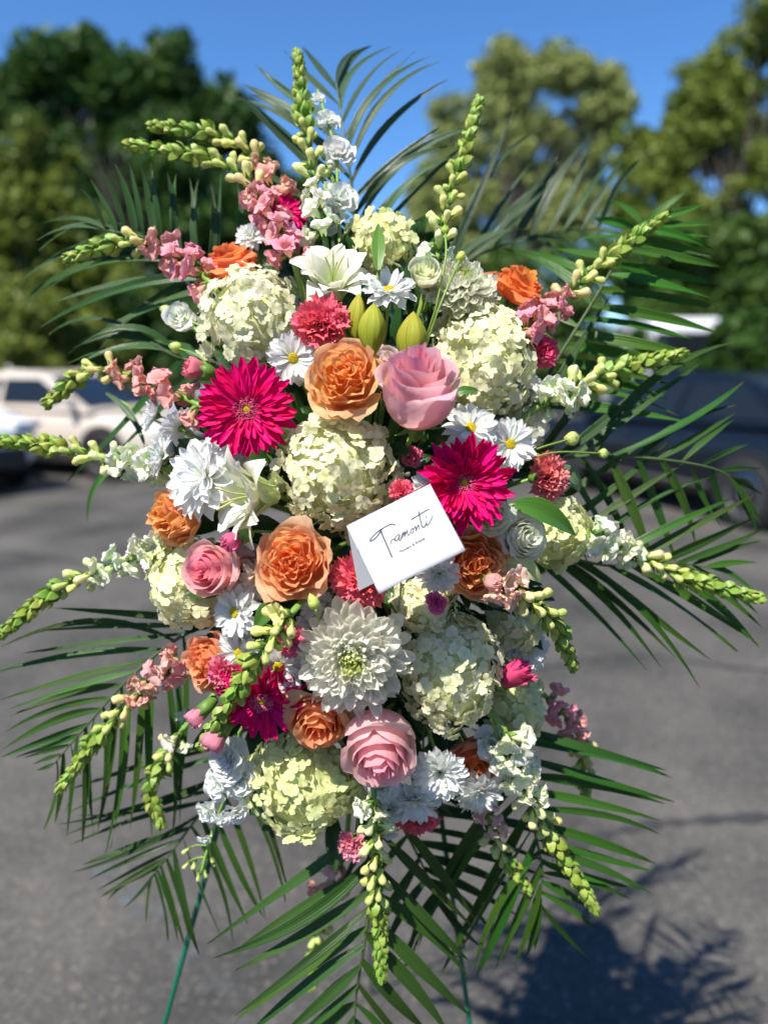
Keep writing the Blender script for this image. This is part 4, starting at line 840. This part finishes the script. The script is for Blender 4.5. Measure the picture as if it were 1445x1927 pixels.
rose('peach rose below the big mum beside the pink rose', 600, 1360, 60, -.01, (-.05, -.45, .85), (.94, .42, .20), (.93, .60, .38), 'open', 0, .6)
rose('peach rose seen from the side at upper left', 432, 494, 52, .02, (-.15, .75, .5), (.94, .30, .10), (.94, .42, .20), 'open', 1)
rose('peach rose seen from the side at upper right', 978, 540, 54, .02, (.35, .65, .45), (.94, .36, .09), (.93, .30, .14), 'open', 0, 1.0)
rose('shaded peach rose behind the lowest daisies', 893, 1432, 54, .025, (.2, -.4, .8), (.92, .34, .12), (.90, .46, .28), 'open', 1, 2)
PG = 'pink roses in the spray'
rose('large pink rose right of the open peach rose', 786, 748, 86, -.045, (.02, .74, .66), (.94, .42, .50), (.95, .68, .68), 'hybrid', 0, 0, 'rose', PG, 1.25)
rose('small pale pink rose at left under the pink bud', 408, 1070, 62, -.015, (-.42, .05, .9), PK_I, (.93, .66, .62), 'hybrid', 1, 1, 'rose', PG)
rose('large blush pink rose low in the centre', 714, 1392, 84, -.02, (.03, -.52, .84), (.94, .46, .52), (.95, .68, .67), 'hybrid', 1, 2.2, 'rose', PG, 1.05)
rose('blush white rose mostly hidden behind the pink rose', 728, 690, 44, .02, (0, .4, .9), (.90, .72, .66), (.90, .74, .68), 'open', 1, 0, 'rose', PG)
rose('blush back petals beside the small pale pink rose', 466, 1075, 46, .02, (.2, .3, .9), (.92, .66, .58), (.92, .68, .60), 'open', 0, 1, 'rose', PG)
LG = 'white lisianthus blooms'
rose('small white cup shaped bloom at the left edge of the upper hydrangea', 345, 600, 34, .01, (-.35, .25, .9), (.84, .86, .74), (.88, .88, .86), 'cup', 0, 0, 'lisianthus', LG)
rose('cream ruffled lisianthus beside the upper football mum', 800, 518, 36, -.01, (-.1, .45, .85), (.82, .84, .52), (.86, .87, .70), 'cup', 1, 0, 'lisianthus', LG)
rose('cream lisianthus right of the lower gerbera petals', 926, 968, 36, -.02, (.1, 0, .9), (.84, .84, .60), (.87, .86, .72), 'open', 1, 0, 'lisianthus', LG)
rose('white double bloom at right below the broad green leaf', 985, 1012, 46, -.02, (.45, .05, .85), (.84, .85, .72), (.88, .88, .84), 'open', 0, 0, 'lisianthus', LG)

# ------------------------------------------------------------------ gerberas, mums, daisies
gerbera('hot pink gerbera with yellow eye at left', 466, 770, 96, -.03, (-.05, -.08, 1), 0, 1)
gerbera('hot pink gerbera right of centre above the card', 872, 908, 96, -.03, (.12, -.10, 1), 0, 2, cup=.34)
gerbera('hot pink gerbera half shaded at lower left', 494, 1316, 88, -.012, (-.05, -.38, .88), .2, 3)
gerbera('hot pink gerbera behind the pink snapdragon at the top', 532, 400, 50, .01, (.35, .45, .7), 0, 4)
mum('big white football mum below the card', 665, 1235, 106, -.015, (-.02, -.06, 1), 0, 1)
mum('cream football mum dome at upper right', 862, 548, 74, .01, (.15, .62, .75), 0, 2, (.86, .86, .72))
daisy('white daisy with yellow eye beside the open peach rose', 552, 674, 50, -.01, (.05, -.12, 1), 0, 1)
daisy('white daisy facing up below the greenish top hydrangea', 732, 548, 52, -.012, (0, .62, .75), 0, 2, .3)
daisy('white daisy under the tall right hydrangea', 885, 806, 52, -.005, (.05, .35, .9), 0, 3)
daisy('white daisy right of the lower gerbera', 958, 836, 52, -.01, (.25, .1, .9), 0, 4)
daisy('white double daisy in profile at far left', 296, 782, 38, .0, (-.8, .25, .35), 0, 5, .5, True)
daisy('white double daisy seen from behind left of the gerbera', 342, 806, 40, -.002, (-.55, .5, -.35), 0, 6, .4, True)
daisy('white double daisy in profile above the leftmost peach rose', 308, 862, 46, -.01, (-.85, .15, .3), 0, 7, .35, True)
daisy('large white double daisy between gerbera and leftmost peach rose', 386, 898, 82, -.02, (-.45, .3, .8), 0, 8, .2, True)
daisy('white double daisy half hidden under the left gerbera', 428, 858, 56, .005, (-.2, .4, .85), 0, 21, .2, True)
daisy('white daisy below the small pale pink rose', 444, 1152, 52, -.012, (-.5, .05, .8), 0, 9, .15)
daisy('white daisy tucked under the left white daisy', 452, 1228, 50, -.004, (-.4, -.2, .85), 0, 10, .15)
daisy('white daisy hanging under the pink mini carnation', 524, 1252, 54, -.01, (0, -.35, .9), 0, 11, .05)
daisy('white daisy squeezed between the pale pink and peach roses', 484, 1092, 40, .015, (.1, .1, 1), 0, 12)
daisy('white daisy peeking over the top right of the card', 818, 920, 46, -.002, (0, .2, .9), 0, 13, .2, True)
daisy('shaded white daisy under the lower edge of the card', 826, 1078, 42, -.005, (.1, -.4, .8), 0, 14, .3, True)
daisy('lowest bright white daisy right of the blush rose', 828, 1452, 54, -.025, (-.15, -.15, .95), 0, 15, .3, True)
daisy('shaded white daisy at the lower right rim', 902, 1490, 48, .0, (.15, -.45, .85), 0, 16, .1, True)
daisy('shaded white daisy at the bottom rim under the blush rose', 782, 1508, 50, .0, (-.05, -.5, .85), 0, 17, .1, True)
daisy('small white daisy behind the top pink snapdragon', 472, 446, 30, .03, (-.1, .3, .9), 0, 18, .2, True)
daisy('shaded white daisy at the right rim above the bud', 992, 1222, 46, .03, (.5, -.1, .85), 0, 19, .2)
daisy('white daisy hidden under the lower right mini carnation', 590, 1180, 36, .02, (0, .1, .95), 0, 20, .2, True)

# ------------------------------------------------------------------ carnations, buds, lilies
COR = (.95, .20, .26); MINI = (.93, .24, .38); MINP = (.94, .38, .48)
carnation('coral carnation above the open peach rose', 604, 605, 54, -.02, (.05, .2, 1), 0, 1, COR)
carnation('coral carnation peeking out at the left foot of the card', 680, 1092, 58, -.005, (0, -.1, 1), 0, 2, COR)
carnation('coral carnation at the right rim above the leaf', 1036, 897, 46, .0, (.6, .05, .75), 0, 3, (.95, .30, .30))
carnation('shaded coral carnation under the lowest daisies', 786, 1545, 44, .02, (0, -.7, .6), 0, 4, COR)
MG = 'pink mini carnations in the spray'
carnation('pink mini carnation beside the big mum', 546, 1207, 32, -.025, (0, 0, 1), 0, 5, MINI, 30, group=MG)
carnation('pink mini carnation on the left lower peach rose', 418, 1266, 30, -.03, (-.05, -.1, 1), 0, 6, MINI, 30, group=MG)
carnation('tiny mauve mini carnation in the shade below the card', 821, 1134, 22, -.02, (0, -.1, 1), 0, 7, (.80, .16, .38), 24, group=MG)
carnation('pink mini carnation behind the upper edge of the card', 757, 925, 26, -.02, (-.1, .2, 1), 0, 8, (.92, .18, .26), 28, group=MG)
carnation('deep pink mini carnation at the right of the upper hydrangea', 1028, 660, 34, .0, (.6, .05, .75), 0, 9, (.93, .13, .28), 30, group=MG)
carnation('pink mini carnation at the bottom left of the lowest spike', 662, 1592, 34, -.005, (-.3, -.3, .9), 0, 10, MINP, 30, .9, group=MG)
small_bud('pink bud with green calyx over the small pale pink rose', (478, 1000), (418, 1028), -.03, 17, (.85, .16, .36))
small_bud('pink bud hanging above the white stock at lower left', (436, 1345), (390, 1412), -.03, 21, MINP, cal=.55)
small_bud('small pink bud left of the shaded gerbera', (408, 1312), (356, 1362), -.02, 16, MINP, cal=.6)
small_bud('deep rose bud on the shaded right hydrangea', (928, 1290), (998, 1250), -.005, 21, (.80, .08, .22), cal=.25)
small_bud('coral pink bud left of the upper gerbera', (408, 706), (346, 688), -.005, 20, (.93, .28, .34), cal=.5)
small_bud('pale pink round bud below the card side peach rose', (915, 1090), (942, 1102), -.035, 17, (.86, .48, .42), cal=.2)
lily('double white lily at the top left of centre', 628, 512, 88, -.01, (.08, .55, .82), 0, 1)
lily('double white lily facing left below the upper gerbera', 448, 935, 104, -.03, (-.78, -.10, .60), .4, 2, zs=.95)
lily('small white lily at the right rim below the leaf', 965, 1062, 56, .015, (.65, -.35, .6), 0, 3, 4)
lily_bud('green lily bud above the open peach rose', (700, 668), (704, 570), -.035, 25)
lily_bud('green lily bud above the pink rose', (776, 692), (778, 586), -.02, 28)
lily_bud('slim green lily bud shaded behind the coral carnation', (668, 640), (676, 552), .0, 17)

# ------------------------------------------------------------------ snapdragons and stock
snapdragon('white snapdragon with the tallest green tip at top centre', [(612, 455, .0), (590, 330, .0), (572, 220, .005), (560, 104, .01)], 40, WHITE, .42, .74, .98, 1)
snapdragon('slender green snapdragon pointing up right of centre', [(822, 495, .0), (838, 400, .0), (868, 300, .0), (901, 192, .0)], 36, WHITE, .45, .92, .95, 2)
snapdragon('long white snapdragon pointing left off the picture edge', [(310, 882, .0), (225, 866, -.01), (110, 842, -.02), (-8, 830, -.03)], 40, WHITE, .40, .66, 1.0, 3)
snapdragon('white snapdragon drooping down at left edge', [(312, 1035, .0), (200, 1068, -.01), (95, 1120, -.02), (4, 1192, -.02)], 38, WHITE, .42, .62, 1.0, 4)
snapdragon('white snapdragon pointing right above the black sedan', [(1015, 765, .0), (1090, 725, -.01), (1180, 692, -.01), (1278, 668, -.01)], 36, WHITE, .45, .75, 1.05, 5)
snapdragon('white snapdragon reaching far right over the palm frond', [(1100, 1000, .0), (1190, 1042, -.01), (1300, 1090, -.02), (1424, 1124, -.02)], 40, WHITE, .42, .68, 1.0, 6)
snapdragon('short snapdragon drooping right under the white lily', [(925, 1090, -.03), (985, 1120, -.035), (1040, 1170, -.03), (1076, 1252, -.02)], 30, (.86, .62, .56), .40, .78, 1.0, 7)
snapdragon('white snapdragon hanging down at lower right', [(948, 1372, -.02), (985, 1475, -.03), (1040, 1580, -.03), (1116, 1706, -.02)], 42, WHITE, .40, .62, 1.08, 8)
snapdragon('green snapdragon hanging straight down at bottom centre', [(704, 1500, -.02), (708, 1620, -.02), (714, 1720, -.02), (717, 1836, -.02)], 44, WHITE, .45, .95, .98, 9)
snapdragon('green snapdragon laid across the white daisies at left', [(552, 1150, -.045), (500, 1215, -.055), (445, 1300, -.05), (382, 1402, -.04)], 30, CREAM, .62, .96, 1.0, 10)
snapdragon('shaded pale pink snapdragon drooping under the daisies', [(905, 1480, .02), (925, 1560, .02), (950, 1610, .02), (992, 1672, .02)], 26, (.80, .55, .55), .35, .66, .9, 11)
snapdragon('shaded green snapdragon hanging at lower left', [(345, 1370, .02), (318, 1420, .02), (285, 1480, .02), (302, 1548, .02)], 24, WHITE, .62, .85, .95, 12, .9)
snapdragon('pink snapdragon with big blossoms leaning to the upper left', [(556, 500, .0), (500, 390, -.01), (425, 310, -.01), (250, 272, -.005)], 40, PINK, .30, .58, 1.05, 13)
snapdragon('yellowish pink snapdragon behind the big upper left one', [(530, 400, .02), (490, 310, .02), (420, 258, .02), (292, 238, .02)], 30, (.82, .42, .38), .28, .72, 1.0, 14)
snapdragon('pink snapdragon pointing left above the upright palm blades', [(400, 535, .0), (330, 478, -.005), (240, 455, -.01), (133, 486, -.01)], 30, PINK, .28, .52, 1.0, 15)
snapdragon('pink snapdragon pointing left in front of the beige car', [(380, 765, .0), (275, 715, -.01), (175, 698, -.015), (92, 756, -.01)], 28, (.84, .40, .42), .26, .50, 1.0, 16)
snapdragon('pink snapdragon rising to the upper right', [(975, 628, .0), (1050, 570, -.005), (1140, 490, -.01), (1244, 412, -.01)], 36, PINK, .34, .62, 1.0, 17)
snapdragon('pink snapdragon drooping to the lower left', [(362, 1232, .0), (275, 1290, -.01), (195, 1375, -.015), (116, 1480, -.01)], 38, (.82, .44, .44), .36, .60, 1.0, 18)
snapdragon('blurred pink snapdragon beyond the lower right blades', [(1015, 1300, .06), (1065, 1350, .07), (1095, 1410, .08), (1100, 1500, .09)], 22, PINK, .18, .45, 1.0, 19)
snapdragon('blurred pink snapdragon behind the bottom palm blades', [(650, 1610, .12), (605, 1690, .13), (600, 1760, .13), (588, 1850, .14)], 26, (.82, .42, .40), .3, .55, 1.05, 20)
stock('white ruffled stock stem at the top beside the tallest spike', [(640, 470, .01), (636, 380, .01), (630, 280, .01), (598, 170, .02)],
      [(640, 372, 44, .0, (.3, .2, .9)), (620, 410, 34, .01, (-.2, .1, 1)), (638, 286, 40, .0, (.3, .2, .9)), (618, 226, 28, .005, (.3, .3, .9)), (598, 184, 17, .01, (.1, .5, .8))], [(610, 300, 10, (-.3, .6, .5)), (622, 330, 9, (0, .8, .5))], 1)
stock('white stock stem hanging at lower left with green buds', [(450, 1380, .01), (430, 1480, .0), (402, 1560, -.01), (378, 1645, -.02)],
      [(425, 1425, 44, -.025, (-.3, .1, .9)), (452, 1470, 42, -.02, (.2, -.1, 1)), (408, 1478, 38, -.03, (-.5, 0, .9)), (430, 1450, 34, -.03, (0, 0, 1)), (388, 1530, 28, -.03, (-.5, -.4, .8)), (420, 1545, 22, -.03, (0, -.6, .8)), (445, 1532, 30, -.03, (.3, -.5, .8)), (384, 1582, 17, -.03, (-.1, -.7, .6))],
      [(358, 1595, 9, (-.7, -.4, .4)), (356, 1622, 8, (-.6, -.6, .4)), (398, 1614, 9, (.4, -.7, .4)), (374, 1640, 9, (0, -.9, .3)), (368, 1618, 9, (-.2, -.9, .4)), (386, 1636, 8, (.2, -.9, .3))], 2)
stock('shaded white stock at the bottom under the blush rose', [(712, 1440, .0), (714, 1520, .0), (700, 1590, .0)], [(718, 1482, 40, .0, (-.1, -.2, 1)), (700, 1525, 34, .0, (-.3, -.4, .9)), (742, 1530, 30, .0, (.3, -.4, .9)), (735, 1570, 20, .0, (.3, -.6, .8))], (), 3)
stock('white stock beside the hanging lower right snapdragon', [(925, 1350, .0), (940, 1400, -.01), (960, 1440, -.015)], [(925, 1400, 40, -.005, (0, 0, 1)), (985, 1398, 30, -.015, (.4, 0, .9)), (950, 1430, 40, -.02, (0, -.3, .9))], (), 4)
sprig_bud('pale lisianthus bud pointing right above the coral carnation', [(960, 870, .0), (1010, 845, -.01), (1066, 828, -.01)], 13)
sprig_bud('lower pale lisianthus bud beside the palm blades at right', [(960, 878, .0), (1040, 852, -.01), (1128, 853, -.01)], 9)
sprig_bud('upper pale lisianthus bud left of the small white cup', [(390, 620, .01), (350, 600, .0), (318, 586, .0)], 10)
sprig_bud('pale lisianthus bud below the small white cup', [(395, 690, .01), (370, 668, .0), (338, 656, .0)], 11)
sprig_bud('yellow bud on a thin stem above the upper football mum', [(822, 590, -.01), (842, 540, -.02), (864, 490, -.02)], 9, (.70, .72, .22))
sprig_bud('green bud rising beside the slender top snapdragon', [(820, 580, -.01), (838, 490, -.03), (838, 440, -.03)], 8, (.40, .52, .12))
sprig_bud('green bud hanging above the big white mum', [(600, 1170, -.03), (596, 1152, -.04), (594, 1146, -.04)], 11, (.62, .68, .22))
leaf('broad glossy leaf pointing right over the small cream hydrangea', (968, 950), (1082, 1008), 26, (-.02, -.035), (0, .07, .1), (.055, .17, .015), (-.1, .5, .85))
leaf('upright pointed leaf before the greenish top hydrangea', (712, 508), (712, 420), 13, (-.03, -.02), (0, 0, .06), (.10, .24, .03))
leaf('dark leaf left of the shaded peach rose and mum', (520, 1130), (478, 1188), 16, (-.01, -.02), (0, .05, .1))
leaf('cream green lily petal leaf curling at the right rim', (950, 1062), (1016, 1096), 20, (-.01, -.02), (.05, .12, .12), (.62, .68, .30))
leaf('small green leaf under the tall right hydrangea', (850, 742), (900, 735), 9, (-.01, -.02), (0, .05, .1))
leaf('dark leaf behind the hanging stock at lower left', (480, 1280), (440, 1370), 14, (.02, .03), (0, .05, .1), (.03, .10, .02))
leaf('round grey green leaf right of the coral carnation', (1050, 880), (1090, 925), 18, (.02, .02), (.05, .05, .1), (.16, .26, .12))
leaf('dark green leaf between the top gerbera and the stock', (560, 470), (566, 395), 17, (.03, .03), (.05, 0, .1), (.03, .09, .02))

# filler leaves packed in the shade between the heads
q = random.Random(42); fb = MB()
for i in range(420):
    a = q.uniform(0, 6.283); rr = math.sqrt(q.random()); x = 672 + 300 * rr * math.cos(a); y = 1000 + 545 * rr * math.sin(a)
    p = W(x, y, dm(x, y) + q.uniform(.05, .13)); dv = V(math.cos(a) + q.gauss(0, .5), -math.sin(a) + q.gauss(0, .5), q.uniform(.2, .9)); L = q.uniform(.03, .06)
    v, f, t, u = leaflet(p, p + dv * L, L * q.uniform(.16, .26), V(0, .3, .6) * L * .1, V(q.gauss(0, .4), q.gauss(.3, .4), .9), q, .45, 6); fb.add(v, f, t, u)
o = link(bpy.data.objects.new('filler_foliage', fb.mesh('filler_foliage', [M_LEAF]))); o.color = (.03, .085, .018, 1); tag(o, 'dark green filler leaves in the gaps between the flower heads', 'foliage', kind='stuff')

# ------------------------------------------------------------------ the card
M_PAPER = plain('card_paper', (0.64, 0.655, 0.71), 0.6, spec=0.3, noise=0.015, nscale=400)
M_INK = plain('card_ink', (0.035, 0.035, 0.04), 0.7)
TL = W(652, 990, .650); TR = W(809, 911, .650); BLc = W(722, 1113, .628)
ex = (TR - TL); cw = ex.length; ex.normalize(); ey = (BLc - TL); ey = ey - ex * ey.dot(ex); ch = ey.length; ey.normalize(); ez = ex.cross(-ey).normalized()
if ez.dot(FW) > 0: ez = -ez
card = thing('gift_card', 'white folded paper card with grey script lettering on the flowers', 'card', TL, None, Matrix((ex, -ey, ez)).transposed())
def bow(x, y): return .0012 * math.sin(math.pi * max(0, min(1, x / cw))) * (-y / ch) ** 1.3 if y < 0 else 0.0
b = MB()
for zz, fl in ((.00018, False), (-.00018, True)):
    v, f, t, u = patch(16, 12, lambda uu, vv: ((uu + 1) / 2 * cw, -vv * ch, bow((uu + 1) / 2 * cw, -vv * ch) + zz)); b.add(v, [q[::-1] for q in f] if not fl else f)
rim = [j for j in range(17)] + [i * 17 + 16 for i in range(1, 13)] + [12 * 17 + j for j in range(15, -1, -1)] + [i * 17 for i in range(11, 0, -1)]
b.f += [(rim[k], rim[(k + 1) % len(rim)], rim[(k + 1) % len(rim)] + 221, rim[k] + 221) for k in range(len(rim))]; b.mi += [0] * len(rim)
part('front_panel', b.mesh('front_panel', [M_PAPER]), card)
back = (W(674, 1112, .672) - TL); Mi = card.matrix_basis.to_3x3().inverted(); bd = Mi @ back
nb = Vector((1, 0, 0)).cross(bd).normalized() * .00018; q4 = [Vector((0.0005, 0, -.0004)), Vector((cw - .0005, 0, -.0004)), Vector((cw - .0005, 0, -.0004)) + bd, Vector((.0005, 0, -.0004)) + bd]
part('back_panel', mesh('back_panel', [p + nb for p in q4] + [p - nb for p in q4], [(0, 1, 2, 3), (7, 6, 5, 4), (0, 4, 5, 1), (1, 5, 6, 2), (2, 6, 7, 3), (3, 7, 4, 0)], [M_PAPER], smooth=False), card)
def zc(zx, zy):                                     # photo detail coordinates to card coordinates
    px = 640 + zx / 5.558; py = 880 + zy / 5.558; v = FW + (px - 722.5) / FPX * RT + (963.5 - py) / FPX * UP
    h = CAM + v * ((TL - CAM).dot(ez) / v.dot(ez)); l = h - TL; return Vector((l.dot(ex), -l.dot(ey), .0004 + bow(l.dot(ex), -l.dot(ey))))
def ribbon(nm, pts, w=0.00053, z=0):
    P = spline([zc(*p) for p in pts], max(6, len(pts) * 6)); v = []; f = []
    for i, p in enumerate(P):
        tg = (P[min(i + 1, len(P) - 1)] - P[max(0, i - 1)]); tg.z = 0; tg = tg.normalized() if tg.length > 1e-9 else Vector((1, 0, 0)); s = Vector((-tg.y, tg.x, 0)) * w; p = p + Vector((0, 0, z))
        v += [p + s, p - s]
        if i: f.append((2 * i - 2, 2 * i - 1, 2 * i + 1, 2 * i))
    part(nm, mesh(nm, v, f, [M_INK], smooth=False), card)
ribbon('letter', [(577, 606), (558, 595), (520, 598), (462, 628), (400, 668), (345, 718), (316, 758), (322, 770), (360, 750), (400, 705), (428, 662), (432, 648), (422, 643)], .00062, 0)
ribbon('letter', [(422, 643), (440, 700), (480, 790), (515, 872), (547, 945)], .00074, .00004)
ribbon('letter', [(527, 812), (532, 780), (545, 755), (560, 748), (570, 760), (590, 768)], .00050, 0)
ribbon('letter', [(624, 704), (600, 708), (576, 740), (578, 771), (602, 758), (626, 706), (615, 750), (626, 768), (642, 742)], .00045, .00004)
ribbon('letter', [(632, 760), (645, 722), (656, 678), (650, 720), (646, 745), (660, 705), (678, 668), (676, 700), (674, 728), (688, 690), (704, 655), (704, 690), (714, 712), (732, 695)], .00043, 0)
ribbon('letter', [(762, 640), (744, 650), (738, 680), (752, 690), (768, 668), (764, 642), (780, 640)], .00047, .00004)
ribbon('letter', [(775, 628), (786, 616), (792, 640), (795, 668), (804, 632), (818, 602), (826, 612), (826, 640), (838, 646)], .00047, 0)
ribbon('letter', [(820, 456), (830, 505), (842, 560), (855, 612), (872, 628), (890, 610), (905, 575)], .00060, .00004)
ribbon('letter', [(740, 549), (800, 512), (870, 468), (932, 434)], .00058, 0)
ribbon('letter', [(905, 568), (902, 595), (912, 606), (932, 585), (952, 545), (970, 506)], .00050, 0)
ribbon('letter', [(894, 524), (901, 521), (906, 525)], .0008, 0)
ribbon('handwriting', [(188, 860), (196, 885), (206, 905)], .0003); 
fc = bpy.data.curves.new('line', 'FONT'); fc.body = 'Flowers & Events'; fc.size = 1.0; fc.resolution_u = 3; fc.offset = .03; fo = link(bpy.data.objects.new('line', fc)); bpy.context.view_layer.update()
fm = bpy.data.meshes.new_from_object(fo.evaluated_get(bpy.context.evaluated_depsgraph_get())); bpy.data.objects.remove(fo); fm.name = 'small_print'; fm.materials.clear(); fm.materials.append(M_INK)
w_ = max(v.co.x for v in fm.vertices); A = zc(630, 898); Bp = zc(892, 752); e = (Bp - A); k = e.length / w_; e.normalize(); M = Matrix(((e.x, -e.y, 0), (e.y, e.x, 0), (0, 0, 1))).to_4x4() @ Matrix.Diagonal((k, k, k, 1)); M.translation = Vector((A.x, A.y, 0))
for vv in fm.vertices:
    p = M @ vv.co; vv.co = (p.x, p.y, bow(p.x, p.y) + .00046)
part('small_print', fm, card)
# thin pick that holds the card
v, f, t, u = tube([Mi @ (W(755, 1090, .66) - TL), Mi @ (W(752, 1140, .70) - TL), Mi @ (W(740, 1170, .80) - TL)], .0009, 6)
part('card_pick', mesh('card_pick', v, f, [plain('clear_plastic', (.25, .3, .25), .1)], t, u), card)
